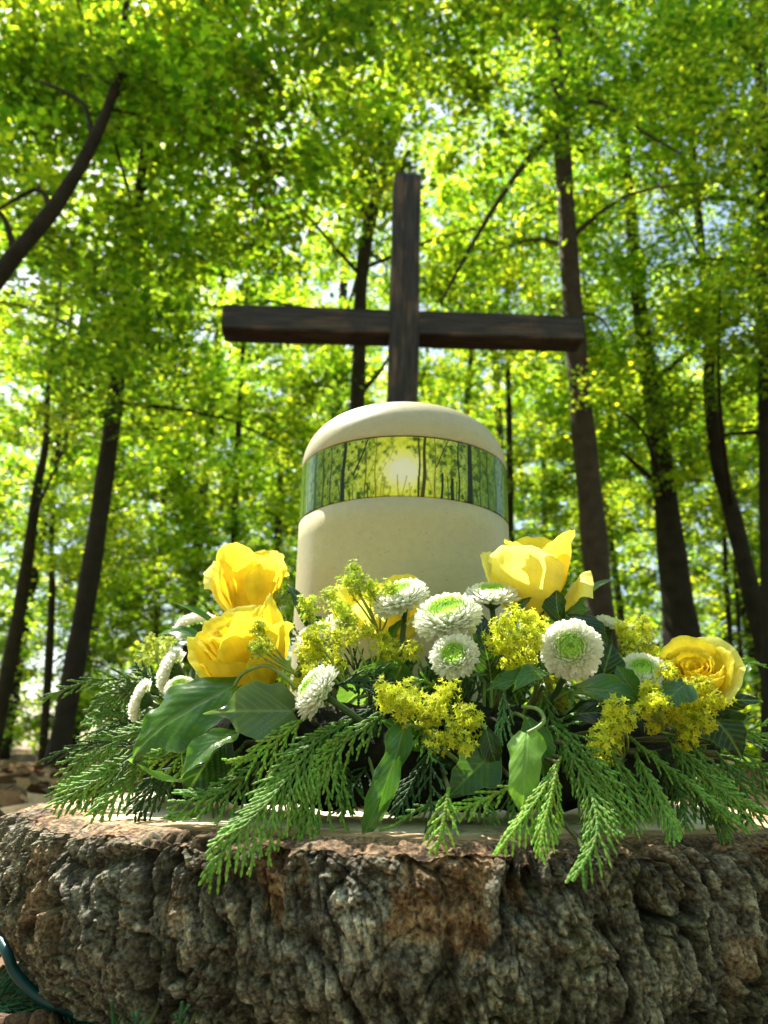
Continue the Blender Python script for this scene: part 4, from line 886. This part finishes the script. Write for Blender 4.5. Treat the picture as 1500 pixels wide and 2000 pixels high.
leaf('largest glossy ivy leaf at the left, its tip pointing down left', (458, 1340, 0.435), (250, 1485, 0.44), 165, (-0.2, 0.72, 0.62), bulge=0.10, cup=-0.12, wave=0.09, col=MD, seed=1, pet=[(475, 1315, 0.43), (520, 1300, 0.425), (560, 1325, 0.42), (575, 1345, 0.425)], prof=[(0, 0.25), (0.06, 0.5), (0.2, 0.78), (0.35, 0.98), (0.5, 1.0), (0.62, 0.8), (0.75, 0.45), (0.88, 0.2), (1, 0)])
leaf('broad pale-backed ivy leaf right of the largest one', (572, 1388, 0.425), (398, 1392, 0.405), 118, (0.1, 0.35, 0.9), bulge=0.03, cup=0.10, wave=0.08, col=(0.10, 0.17, 0.075), seed=2, vein=(0.24, 0.34, 0.17), prof=[(0, 0.4), (0.1, 0.9), (0.3, 1.0), (0.5, 0.9), (0.62, 0.6), (0.72, 0.28), (0.85, 0.12), (1, 0)], pet=[(595, 1370, 0.43), (610, 1355, 0.43)])
leaf('bright curled ivy leaf under the two largest ones', (462, 1432, 0.415), (352, 1520, 0.40), 70, (-0.3, 0.75, 0.5), bulge=0.12, cup=0.35, wave=0.12, col=(0.09, 0.22, 0.03), seed=3, prof=W_OV)
leaf('dark ivy leaf hanging in shadow below the bright curled one', (440, 1440, 0.425), (360, 1560, 0.41), 100, (-0.1, 0.1, 1.0), col=DK, seed=33, prof=W_OV)
leaf('thin curled leaf tail left of the bright curled ivy leaf', (350, 1525, 0.41), (268, 1492, 0.40), 18, (0, 0.7, 0.6), col=LT, seed=34, prof=W_LAN, bulge=-0.1)
leaf('long folded ivy leaf hanging to the sawn wood in the middle', (790, 1418, 0.40), (712, 1628, 0.372), 74, (0.55, 0.30, 0.75), bulge=0.06, cup=0.15, wave=0.16, fold=-0.35, twist=0.9, col=(0.055, 0.15, 0.03), seed=4, prof=[(0, 0.4), (0.1, 0.8), (0.25, 0.75), (0.45, 0.7), (0.6, 0.85), (0.8, 0.95), (0.92, 0.6), (1, 0.0)], pet=[(815, 1420, 0.405), (830, 1440, 0.41)])
leaf('ivy leaf curled up behind the top of the long folded one', (820, 1460, 0.41), (745, 1408, 0.405), 60, (0.1, 0.6, 0.7), bulge=0.16, cup=0.2, col=MD, seed=5, prof=W_OV)
leaf('lobed green ivy leaf with a notch, low in the middle', (958, 1475, 0.40), (872, 1560, 0.395), 105, (0.05, 0.15, 1.0), col=(0.045, 0.12, 0.028), seed=6, wave=0.05, bulge=0.03)
leaf('bright green ivy leaf hanging point down, stalk looped over it', (1030, 1432, 0.392), (1022, 1592, 0.378), 76, (-0.15, 0.25, 1.0), bulge=0.08, cup=-0.15, wave=0.07, col=BR, vein=(0.30, 0.46, 0.14), seed=7, prof=[(0, 0.45), (0.05, 0.85), (0.14, 1.0), (0.3, 0.85), (0.45, 0.78), (0.6, 0.8), (0.75, 0.72), (0.88, 0.45), (1, 0)], pet=[(1052, 1420, 0.392), (1063, 1405, 0.395), (1050, 1385, 0.40), (1020, 1380, 0.41)], twist=0.5)
leaf('darker ivy leaf tucked behind the bright hanging one', (1030, 1405, 0.405), (1062, 1520, 0.40), 66, (0.3, 0.3, 0.9), col=MD, seed=8, prof=W_OV, twist=-0.5)
leaf('small dark shiny leaf left of the bright hanging ivy leaf', (950, 1425, 0.40), (972, 1500, 0.40), 44, (-0.3, 0.5, 0.8), col=DK, seed=9, prof=W_OV)
leaf('bright wavy ivy leaf below the big froth cluster', (1050, 1330, 0.425), (945, 1352, 0.415), 46, (0, 0.7, 0.6), col=(0.05, 0.15, 0.03), cup=0.4, wave=0.25, bulge=0.14, seed=10, prof=W_OV)
leaf('small curled ivy leaf beside the bright wavy one', (1062, 1312, 0.425), (1000, 1352, 0.408), 44, (0.2, 0.7, 0.6), col=(0.06, 0.17, 0.035), seed=11, prof=W_OV, bulge=0.2)
leaf('dark curved ivy leaf standing left of the pale rose foot', (1095, 1215, 0.46), (1088, 1152, 0.465), 50, (-0.5, 0.3, 0.8), col=DK, seed=12, prof=W_OV, cup=0.5)
leaf('dark ivy leaf arching over the round white flower', (1110, 1205, 0.46), (1188, 1268, 0.45), 60, (0.3, 0.7, 0.5), col=DK, seed=13, prof=W_OV, bulge=0.15)
leaf('dark upright ivy leaf right of the round white flower', (1170, 1345, 0.45), (1195, 1258, 0.45), 74, (0.1, 0.2, 1.0), col=DK, seed=14, prof=W_OV, cup=0.3)
leaf('broad dark ivy leaf below the round white flower', (1120, 1348, 0.43), (1255, 1372, 0.42), 78, (0, 0.8, 0.5), col=MD, seed=15, prof=W_OV, bulge=0.12)
leaf('small ivy leaf curled round the white flower left of the open rose', (1245, 1360, 0.425), (1204, 1300, 0.43), 46, (-0.4, 0.5, 0.7), col=(0.045, 0.13, 0.03), seed=16, prof=W_OV, cup=0.6)
leaf('smooth mid-green ivy leaf just left below the open rose', (1338, 1335, 0.415), (1288, 1392, 0.405), 76, (0, 0.45, 0.85), col=(0.05, 0.125, 0.04), seed=17, bulge=0.1, cup=-0.15)
leaf('dark ivy leaf spreading right under the open rose', (1375, 1390, 0.46), (1490, 1370, 0.45), 80, (0, 0.7, 0.6), col=DK, seed=18, bulge=0.15)
leaf('dark ivy leaf drooping at the right below the open rose', (1390, 1400, 0.45), (1450, 1480, 0.44), 110, (0.2, 0.4, 0.9), col=DK, seed=19)
leaf('upright leaf right of the open rose at the frame edge', (1440, 1345, 0.50), (1465, 1290, 0.50), 32, (-0.3, 0.4, 0.8), col=MD, seed=20, prof=W_OV)
leaf('grey-green serrated rose leaf right of the pale rose bud', (1112, 1195, 0.49), (1202, 1130, 0.485), 20, (-0.2, 0.7, 0.6), col=(0.10, 0.18, 0.09), seed=21, prof=W_LAN, serr=0.3, name='rose_leaf', cat='rose leaf', group='rose leaves')
leaf('serrated rose leaf below the pale rose bud', (1110, 1200, 0.48), (1152, 1190, 0.475), 32, (0.1, 0.6, 0.7), col=(0.05, 0.13, 0.03), seed=22, prof=W_OV, serr=0.2, name='rose_leaf', cat='rose leaf', group='rose leaves')
leaf('dark leaf blade at the left foot of the pale rose bud', (1002, 1205, 0.465), (1040, 1166, 0.47), 20, (-0.2, 0.5, 0.8), col=DK, seed=23, prof=W_LAN, name='rose_leaf', cat='rose leaf', group='rose leaves')
leaf('pointed dark leaf left of the upright left rose', (425, 1222, 0.53), (342, 1178, 0.53), 18, (0, 0.8, 0.5), col=MD, seed=24, prof=W_LAN, bulge=0.08, name='rose_leaf', cat='rose leaf', group='rose leaves')
leaf('dark green leaf spreading left over the left white flowers', (400, 1255, 0.52), (308, 1240, 0.53), 34, (0, 0.8, 0.5), col=MD, seed=25, prof=W_OV, name='rose_leaf', cat='rose leaf', group='rose leaves')
leaf('second dark green leaf under the one over the left white flowers', (395, 1265, 0.51), (335, 1262, 0.51), 26, (0, 0.9, 0.4), col=(0.03, 0.10, 0.02), seed=26, prof=W_OV, name='rose_leaf', cat='rose leaf', group='rose leaves')
leaf('thin leaf lying on the sawn wood at the left front', (395, 1585, 0.405), (308, 1598, 0.375), 26, (0, 0.6, 0.7), col=(0.06, 0.13, 0.03), seed=27, prof=W_LAN, bulge=-0.05)
leaf('dark leaf rising behind the froth right of the upright left rose', (610, 1235, 0.515), (560, 1140, 0.52), 30, (0.2, 0.4, 0.9), col=DK, seed=28, prof=W_OV)
leaf('dark leaf behind the froth cushion at the urn foot', (640, 1260, 0.51), (592, 1200, 0.51), 50, (0, 0.5, 0.8), col=DK, seed=29, prof=W_OV)
leaf('dark leaf between the froth and the middle white flower', (760, 1260, 0.49), (795, 1205, 0.475), 26, (-0.4, 0.4, 0.8), col=MD, seed=30, prof=W_LAN)
leaf('dark leaf standing behind the green-hearted white flower', (945, 1285, 0.455), (935, 1195, 0.47), 40, (0.1, 0.3, 0.9), col=DK, seed=31, prof=W_OV)
leaf('dark leaf right of the green-hearted white flower', (960, 1330, 0.45), (945, 1255, 0.45), 60, (0.1, 0.3, 0.9), col=DK, seed=32, prof=W_OV)
leaf('half curled dark leaf low behind the golden froth', (900, 1500, 0.42), (830, 1450, 0.415), 50, (0, 0.5, 0.8), col=DK, seed=35, prof=W_OV)
leaf('dark leaf under the broad leaf below the round flower', (1110, 1400, 0.45), (1210, 1400, 0.44), 60, (0, 0.6, 0.7), col=DK, seed=36, prof=W_OV)

# ------------------------------------------------------------------ conifer fronds
def scale_chain(mb, p, q, r, col, rg, droop=0.0):
    """a twig of overlapping scale leaves from p to q"""
    L = (q - p).length; step = r * 2.9; n = max(2, int(L / step)); ax = (q - p).normalized(); sd = ax.orthogonal().normalized(); up = ax.cross(sd)
    rows = []; cols = []
    for i in range(n):
        t0 = i / n
        for tt_, rr_k in ((0.0, 0.72), (0.5, 1.0), (0.95, 0.90)):
            t = t0 + tt_ / n; rr = r * rr_k * (1 - 0.35 * t); 
            if i == n - 1 and tt_ > 0.9: rr *= 0.35
            c = p.lerp(q, t) - Vector((0, 0, 1)) * droop * t * t * L
            rows.append([c + (sd * math.cos(a) + up * math.sin(a) * 0.7) * rr for a in (0, PI / 3, 2 * PI / 3, PI, 4 * PI / 3, 5 * PI / 3)])
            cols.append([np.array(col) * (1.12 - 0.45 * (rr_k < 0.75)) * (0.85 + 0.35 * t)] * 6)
    mb.grid(np.array(rows), np.array(cols), closed=True)

def frond(label, pts, width, seed, col=(0.05, 0.16, 0.03), n=(0, 0.4, 0.9), dens=1.45, droop=0.25, r=0.00118, one=0, group='conifer fronds in the wreath', sub=True, ang=0.62):
    """flat spray: rachis through pts ((px,py,Y) or Vectors), side twigs up to width (m) in the plane facing n"""
    rg = np.random.default_rng(seed); W = [P(*p) if not isinstance(p, Vector) else p for p in pts]
    sp = [p for p, _ in smooth_path([(p, 0) for p in W], 8)]; L = sum((sp[i + 1] - sp[i]).length for i in range(len(sp) - 1))
    nd = view_dir(W[len(W) // 2], *n); root = empty('conifer_frond', W[0], label, 'conifer frond', group); mb = MB(); o_ = W[0]
    sp = [p - o_ for p in sp]; tot = 0; nxt = 0.004; side = 1; m = len(sp)
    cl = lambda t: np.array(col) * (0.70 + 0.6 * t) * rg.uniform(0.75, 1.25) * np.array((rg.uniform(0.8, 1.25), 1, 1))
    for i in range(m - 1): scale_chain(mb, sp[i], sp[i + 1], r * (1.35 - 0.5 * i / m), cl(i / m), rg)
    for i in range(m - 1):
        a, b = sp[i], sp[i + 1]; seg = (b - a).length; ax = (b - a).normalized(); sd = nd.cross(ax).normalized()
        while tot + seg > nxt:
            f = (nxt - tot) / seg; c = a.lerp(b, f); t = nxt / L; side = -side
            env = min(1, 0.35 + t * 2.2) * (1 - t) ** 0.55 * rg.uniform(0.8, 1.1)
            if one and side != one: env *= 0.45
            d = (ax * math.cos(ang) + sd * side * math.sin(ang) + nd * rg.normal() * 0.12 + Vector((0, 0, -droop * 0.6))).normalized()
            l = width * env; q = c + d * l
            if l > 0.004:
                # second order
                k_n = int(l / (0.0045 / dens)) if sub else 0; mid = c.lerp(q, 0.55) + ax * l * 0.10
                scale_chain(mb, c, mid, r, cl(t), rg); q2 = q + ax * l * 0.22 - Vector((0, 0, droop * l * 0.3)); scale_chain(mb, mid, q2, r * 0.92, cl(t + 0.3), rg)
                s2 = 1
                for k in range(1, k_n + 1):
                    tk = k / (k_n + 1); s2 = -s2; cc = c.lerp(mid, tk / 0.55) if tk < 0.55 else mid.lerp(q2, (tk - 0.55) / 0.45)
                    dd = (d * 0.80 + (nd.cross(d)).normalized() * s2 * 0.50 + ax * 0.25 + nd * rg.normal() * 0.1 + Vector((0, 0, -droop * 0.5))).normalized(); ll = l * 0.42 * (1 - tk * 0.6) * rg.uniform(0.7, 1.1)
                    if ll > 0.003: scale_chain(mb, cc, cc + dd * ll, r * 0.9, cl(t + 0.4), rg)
            nxt += 0.0052 / dens * rg.uniform(0.8, 1.2)
        tot += seg
    mb.build('scale_leaves', M_cedar, root); 
    tw = MB(); q = core_pt(W[0]) - W[0]; q = q * min(1, 0.03 / max(q.length, 1e-4)); tw.tube([Vector((0, 0, 0)), q], [0.0012, 0.0012], n=6, col=np.array((0.10, 0.10, 0.04))); tw.build('twig', M_stem, root)
    return root
G1 = (0.135, 0.275, 0.040); G2 = (0.080, 0.180, 0.028); G3 = (0.22, 0.40, 0.045); G4 = (0.026, 0.075, 0.018)  # the darkest green paints shade into the inner fronds
frond('large bright conifer frond drooping over the bark left of the middle', [(700, 1400, 0.42), (620, 1450, 0.40), (530, 1560, 0.37), (455, 1640, 0.345), (403, 1724, 0.335)], 0.040, 1, G1, (0.15, 0.25, 1.0), droop=0.55)
frond('conifer frond spreading right of the large bright one', [(640, 1420, 0.41), (640, 1500, 0.395), (610, 1570, 0.385), (600, 1630, 0.375)], 0.034, 2, G1, (0.1, 0.3, 1), droop=0.6)
frond('conifer frond fanning down to the sawn wood left of the folded ivy leaf', [(770, 1380, 0.415), (700, 1430, 0.40), (640, 1480, 0.395), (590, 1560, 0.385)], 0.022, 3, G1, (0.1, 0.2, 1), droop=0.4)
frond('conifer sprig touching the foot of the left middle white flower', [(600, 1400, 0.42), (560, 1430, 0.41), (500, 1480, 0.40), (440, 1490, 0.395)], 0.022, 4, G3, (0, 0.3, 1), droop=0.3)
frond('conifer frond lying on the wood below the pale-backed ivy leaf', [(520, 1480, 0.42), (450, 1540, 0.40), (380, 1560, 0.39), (325, 1580, 0.385)], 0.026, 5, G1, (0, 0.45, 0.9), droop=0.15)
frond('conifer frond under the bright curled ivy leaf', [(430, 1440, 0.44), (360, 1470, 0.43), (290, 1490, 0.43)], 0.024, 6, G3, (0, 0.4, 0.9), droop=0.2)
frond('bright conifer fan reaching farthest left over the wood', [(330, 1450, 0.50), (240, 1500, 0.49), (160, 1540, 0.475), (104, 1578, 0.465)], 0.034, 7, G1, (0.1, 0.35, 1), droop=0.3)
frond('conifer fan above the one reaching farthest left', [(330, 1400, 0.53), (240, 1440, 0.53), (165, 1480, 0.52), (125, 1530, 0.51)], 0.034, 8, G1, (0.1, 0.35, 1), droop=0.25)
frond('feathery conifer frond rising at the left edge of the wreath', [(340, 1400, 0.55), (270, 1400, 0.56), (205, 1420, 0.565), (150, 1470, 0.57)], 0.036, 9, G2, (0.1, 0.4, 1), droop=0.2)
frond('conifer frond arching over the left white flowers', [(330, 1330, 0.55), (270, 1340, 0.56), (215, 1365, 0.57), (165, 1420, 0.58)], 0.030, 10, G2, (0.1, 0.4, 1), droop=0.2)
frond('dark upright conifer sprig left of the left white flowers', [(320, 1350, 0.53), (290, 1320, 0.53), (262, 1300, 0.53)], 0.016, 11, G4, (0, 0.2, 1), droop=-0.1)
frond('low conifer frond at the left with its tip on the bark rim', [(300, 1480, 0.46), (250, 1530, 0.45), (210, 1570, 0.44), (180, 1592, 0.435)], 0.024, 12, G1, (0.1, 0.3, 1), droop=0.3)
frond('shaded conifer frond below the largest ivy leaf', [(380, 1470, 0.45), (320, 1520, 0.44), (280, 1560, 0.435), (260, 1590, 0.43)], 0.026, 13, G4, (0.1, 0.3, 1), droop=0.4)
frond('conifer sprig behind the upright left rose', [(610, 1260, 0.51), (570, 1240, 0.515), (530, 1220, 0.52)], 0.014, 14, G2, (0, 0.5, 0.8), droop=0)
frond('small conifer sprig hanging alone over the bark in the middle', [(876, 1540, 0.375), (868, 1590, 0.36), (858, 1640, 0.35), (850, 1672, 0.346)], 0.017, 15, G3, (0, 0.2, 1), droop=0.5, ang=0.8)
frond('conifer sprig lying left from the bright hanging ivy leaf', [(1010, 1530, 0.385), (950, 1560, 0.38), (900, 1580, 0.375), (860, 1580, 0.37)], 0.014, 16, G3, (0, 0.4, 0.9), droop=0.1)
frond('dark conifer sprig in the gap under the golden froth', [(880, 1560, 0.40), (820, 1580, 0.385), (770, 1612, 0.37), (740, 1622, 0.365)], 0.008, 17, G1, (0, 0.5, 0.9), droop=0.1)
frond('long pale conifer frond reaching down left from the right group', [(1095, 1480, 0.39), (1050, 1560, 0.37), (1005, 1620, 0.352), (968, 1672, 0.342)], 0.020, 18, G3, (0.1, 0.2, 1), droop=0.5, ang=0.5)
frond('bright conifer frond hanging straight down over the rim', [(1090, 1490, 0.385), (1075, 1560, 0.368), (1060, 1620, 0.352), (1055, 1675, 0.342)], 0.022, 19, G3, (-0.1, 0.2, 1), droop=0.5, ang=0.45)
frond('conifer frond whose tip hangs lowest over the bark at the right', [(1100, 1450, 0.395), (1150, 1540, 0.375), (1165, 1630, 0.352), (1118, 1722, 0.335)], 0.026, 20, G1, (-0.1, 0.2, 1), droop=0.5)
frond('curly conifer frond right of the bright hanging ivy leaf', [(1080, 1420, 0.41), (1130, 1470, 0.395), (1180, 1540, 0.385), (1215, 1610, 0.372)], 0.030, 21, G1, (-0.1, 0.3, 1), droop=0.45)
frond('vertical dark conifer frond under the round white flower', [(1060, 1340, 0.43), (1075, 1400, 0.42), (1095, 1450, 0.41), (1100, 1510, 0.405)], 0.020, 22, G2, (0, 0.2, 1), droop=0.3)
frond('pale conifer sprig hanging left of the darker ivy leaf', [(985, 1340, 0.415), (985, 1380, 0.41), (980, 1420, 0.405), (975, 1445, 0.402)], 0.018, 23, (0.09, 0.21, 0.07), (0, 0.2, 1), droop=0.4, ang=0.5)
frond('long stringy conifer frond sweeping down right across the dark gap', [(1230, 1440, 0.43), (1300, 1500, 0.41), (1380, 1560, 0.395), (1455, 1622, 0.38)], 0.026, 24, G1, (-0.2, 0.3, 1), droop=0.35, one=1, ang=0.35)
frond('stringy conifer frond below the tall froth column', [(1240, 1470, 0.42), (1270, 1530, 0.40), (1300, 1590, 0.385), (1320, 1640, 0.37)], 0.024, 25, G1, (-0.2, 0.3, 1), droop=0.4, ang=0.4)
frond('conifer frond with forked bright tips at the right over the wood', [(1300, 1440, 0.43), (1370, 1510, 0.415), (1430, 1560, 0.40), (1490, 1590, 0.39)], 0.032, 26, G1, (-0.2, 0.3, 1), droop=0.2, ang=0.4)
frond('stringy dark conifer frond between the right fronds', [(1320, 1450, 0.44), (1340, 1520, 0.425), (1390, 1580, 0.41), (1420, 1640, 0.395)], 0.026, 27, G2, (-0.2, 0.3, 1), droop=0.4, ang=0.35)
frond('conifer frond leaving the frame at the right, highest of the right group', [(1400, 1440, 0.46), (1450, 1430, 0.455), (1500, 1440, 0.45), (1560, 1470, 0.45)], 0.026, 28, G1, (-0.1, 0.5, 0.9), droop=0.1)
frond('conifer frond at the right frame edge above the wood', [(1420, 1480, 0.45), (1470, 1500, 0.44), (1530, 1540, 0.43), (1570, 1600, 0.425)], 0.030, 29, G1, (-0.1, 0.4, 0.9), droop=0.3)
frond('dark conifer tuft under the left middle white flower', [(650, 1340, 0.44), (700, 1330, 0.435), (750, 1340, 0.43), (790, 1360, 0.425)], 0.022, 30, G4, (0, 0.5, 0.9), droop=0.2)
frond('dark conifer tuft between froth and folded ivy leaf', [(720, 1330, 0.44), (740, 1370, 0.43), (700, 1400, 0.42), (660, 1420, 0.415)], 0.022, 31, G4, (0, 0.4, 0.9), droop=0.3)
frond('conifer sprig under the green-hearted white flower', [(860, 1350, 0.44), (830, 1330, 0.43), (790, 1330, 0.425)], 0.010, 32, G3, (0, 0.4, 0.9), droop=0.1)
frond('conifer sprig right below the green-hearted white flower', [(860, 1310, 0.44), (900, 1320, 0.43), (950, 1318, 0.43)], 0.010, 33, (0.09, 0.21, 0.07), (0, 0.4, 0.9), droop=0.1)
frond('thin conifer twig hanging before the bark right of the middle', [(1130, 1640, 0.36), (1145, 1680, 0.346), (1143, 1740, 0.338)], 0.006, 34, G2, (0, 0.2, 1), droop=0.3)
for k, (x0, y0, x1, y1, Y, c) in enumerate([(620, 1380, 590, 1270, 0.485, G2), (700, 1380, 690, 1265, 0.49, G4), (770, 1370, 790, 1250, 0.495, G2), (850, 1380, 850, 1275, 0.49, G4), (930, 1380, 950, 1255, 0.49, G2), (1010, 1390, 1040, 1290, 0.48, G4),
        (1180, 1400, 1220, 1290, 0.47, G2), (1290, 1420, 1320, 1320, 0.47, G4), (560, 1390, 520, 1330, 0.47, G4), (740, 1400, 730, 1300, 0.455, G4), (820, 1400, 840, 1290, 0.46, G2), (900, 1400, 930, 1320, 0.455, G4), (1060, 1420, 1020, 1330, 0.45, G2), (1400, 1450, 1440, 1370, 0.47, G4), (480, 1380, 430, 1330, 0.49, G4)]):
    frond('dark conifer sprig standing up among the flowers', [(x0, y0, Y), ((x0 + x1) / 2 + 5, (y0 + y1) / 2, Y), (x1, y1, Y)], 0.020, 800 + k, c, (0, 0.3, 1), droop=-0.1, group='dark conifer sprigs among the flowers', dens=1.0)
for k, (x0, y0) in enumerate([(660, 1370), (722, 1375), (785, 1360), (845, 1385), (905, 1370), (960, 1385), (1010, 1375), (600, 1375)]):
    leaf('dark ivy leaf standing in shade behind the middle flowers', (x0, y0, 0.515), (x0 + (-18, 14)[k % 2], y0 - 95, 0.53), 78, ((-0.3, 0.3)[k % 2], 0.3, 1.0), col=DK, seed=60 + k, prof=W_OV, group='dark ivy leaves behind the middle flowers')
MORE = [((840, 1470, 0.41), (800, 1540, 0.395), (770, 1600, 0.38), 0.018, G4), ((900, 1480, 0.41), (930, 1540, 0.40), (960, 1610, 0.385), 0.020, G2), ((1150, 1430, 0.42), (1200, 1500, 0.41), (1250, 1590, 0.39), 0.026, G2), ((1190, 1460, 0.41), (1230, 1560, 0.39), (1235, 1630, 0.372), 0.022, G1),
        ((1350, 1450, 0.43), (1400, 1530, 0.41), (1410, 1600, 0.395), 0.022, G1), ((1400, 1470, 0.43), (1450, 1540, 0.415), (1470, 1610, 0.40), 0.024, G2), ((480, 1450, 0.43), (430, 1520, 0.42), (400, 1590, 0.405), 0.022, G2), ((560, 1470, 0.42), (540, 1540, 0.405), (500, 1600, 0.39), 0.020, G1),
        ((250, 1460, 0.50), (200, 1510, 0.49), (150, 1570, 0.47), 0.024, G2), ((640, 1460, 0.42), (680, 1530, 0.41), (670, 1600, 0.395), 0.016, G2), ((1030, 1470, 0.41), (1010, 1540, 0.40), (1000, 1600, 0.385), 0.014, G2), ((1280, 1470, 0.425), (1330, 1560, 0.41), (1340, 1620, 0.39), 0.018, G2)]
for k, (p0, p1, p2, w, c) in enumerate(MORE):
    frond('shaded conifer frond hanging between the larger ones to the sawn wood', [p0, p1, p2], w, 850 + k, c, (0, 0.3, 1), droop=0.4, group='shaded fronds along the front of the wreath')
# dark filling all round the ring
rf = np.random.default_rng(321); fillers = []
for k in range(6):
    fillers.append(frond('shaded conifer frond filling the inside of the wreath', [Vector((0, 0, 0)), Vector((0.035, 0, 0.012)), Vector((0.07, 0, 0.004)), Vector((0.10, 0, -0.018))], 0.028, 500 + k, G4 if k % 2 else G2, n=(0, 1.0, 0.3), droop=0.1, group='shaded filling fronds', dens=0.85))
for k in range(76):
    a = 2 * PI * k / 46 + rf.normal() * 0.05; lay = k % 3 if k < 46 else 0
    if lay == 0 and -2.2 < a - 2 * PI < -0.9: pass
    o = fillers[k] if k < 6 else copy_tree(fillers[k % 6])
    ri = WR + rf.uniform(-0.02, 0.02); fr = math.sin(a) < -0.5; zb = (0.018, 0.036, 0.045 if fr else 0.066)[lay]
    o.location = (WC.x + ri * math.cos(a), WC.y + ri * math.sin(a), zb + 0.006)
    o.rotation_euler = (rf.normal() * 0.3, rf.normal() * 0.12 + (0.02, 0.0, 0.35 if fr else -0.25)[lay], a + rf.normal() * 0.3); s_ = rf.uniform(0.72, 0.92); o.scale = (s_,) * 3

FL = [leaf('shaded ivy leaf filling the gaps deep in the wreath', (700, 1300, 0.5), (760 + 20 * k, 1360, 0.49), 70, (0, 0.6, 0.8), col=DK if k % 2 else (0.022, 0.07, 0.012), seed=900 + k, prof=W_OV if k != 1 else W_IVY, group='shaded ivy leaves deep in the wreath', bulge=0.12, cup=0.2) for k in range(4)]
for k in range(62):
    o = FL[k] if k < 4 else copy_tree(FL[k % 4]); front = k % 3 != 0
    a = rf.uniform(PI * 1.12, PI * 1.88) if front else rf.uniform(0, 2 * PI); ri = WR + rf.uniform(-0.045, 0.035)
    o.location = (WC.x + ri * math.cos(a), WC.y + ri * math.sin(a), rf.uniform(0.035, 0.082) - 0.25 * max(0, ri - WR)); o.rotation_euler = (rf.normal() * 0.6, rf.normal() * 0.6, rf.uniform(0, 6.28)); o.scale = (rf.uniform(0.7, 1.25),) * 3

# ------------------------------------------------------------------ bottom left corner
for k, (lb, pts, w, c) in enumerate([('blue-green conifer branch on the ground at the bottom left corner', [(-60, 1935, 0.50), (40, 1915, 0.50), (120, 1945, 0.50), (190, 1975, 0.49)], 0.035, (0.03, 0.12, 0.055)),
        ('lower blue-green conifer branch at the very bottom left', [(-80, 1990, 0.47), (0, 1960, 0.47), (80, 1970, 0.47), (150, 2010, 0.46)], 0.035, (0.025, 0.10, 0.045)),
        ('dark conifer branch in the shadow under the log slice', [(100, 1990, 0.46), (180, 1985, 0.45), (250, 2000, 0.44), (320, 2030, 0.43)], 0.028, (0.03, 0.10, 0.035)),
        ('conifer tip standing up before the bark at the bottom', [(350, 2060, 0.37), (352, 2000, 0.365), (356, 1955, 0.362)], 0.010, (0.05, 0.14, 0.06)),
        ('conifer tip beside the first one at the bottom edge', [(262, 2060, 0.375), (266, 2010, 0.37), (272, 1970, 0.368)], 0.010, (0.04, 0.12, 0.06)),
        ('short conifer tip left of the two at the bottom edge', [(225, 2060, 0.385), (222, 2000, 0.38), (218, 1955, 0.378)], 0.008, (0.05, 0.14, 0.06))]):
    frond(lb, pts, w, 700 + k, c, (0, 0.7, 0.7), droop=0.0, group='conifer greens under the log slice')
tb = MB(); pts = [(P(-40, 1780, 0.50), 0), (P(8, 1850, 0.46), 0), (P(30, 1900, 0.455), 0), (P(80, 1950, 0.45), 0), (P(160, 1985, 0.44), 0), (P(300, 2030, 0.44), 0), (P(500, 2060, 0.43), 0)]
sp = smooth_path(pts, 6); tb.tube([p for p, _ in sp], 0.0028, n=14, col=np.array((0.004, 0.045, 0.055)))
tag(tb.build('hose', colmat('teal_rubber', rough=0.35, noise=0.1)), 'thin dark teal hose curving under the log slice at the bottom left', 'hose')
br = MB(); q0, q1 = P(-60, 2022, 0.43), P(115, 2000, 0.435); nseg = 26; ring = []
ax = (q1 - q0); rg9 = np.random.default_rng(8)
br.tube([q0 + ax * (i / nseg) + Vector((0, 0, 0.0012 * math.sin(i))) for i in range(nseg + 1)], [0.0062 * (1 + 0.12 * rg9.normal()) for i in range(nseg + 1)], n=14, col=(0.16, 0.09, 0.055))
tag(br.build('branch_piece', M_bark), 'short reddish brown branch lying at the bottom left corner', 'branch')
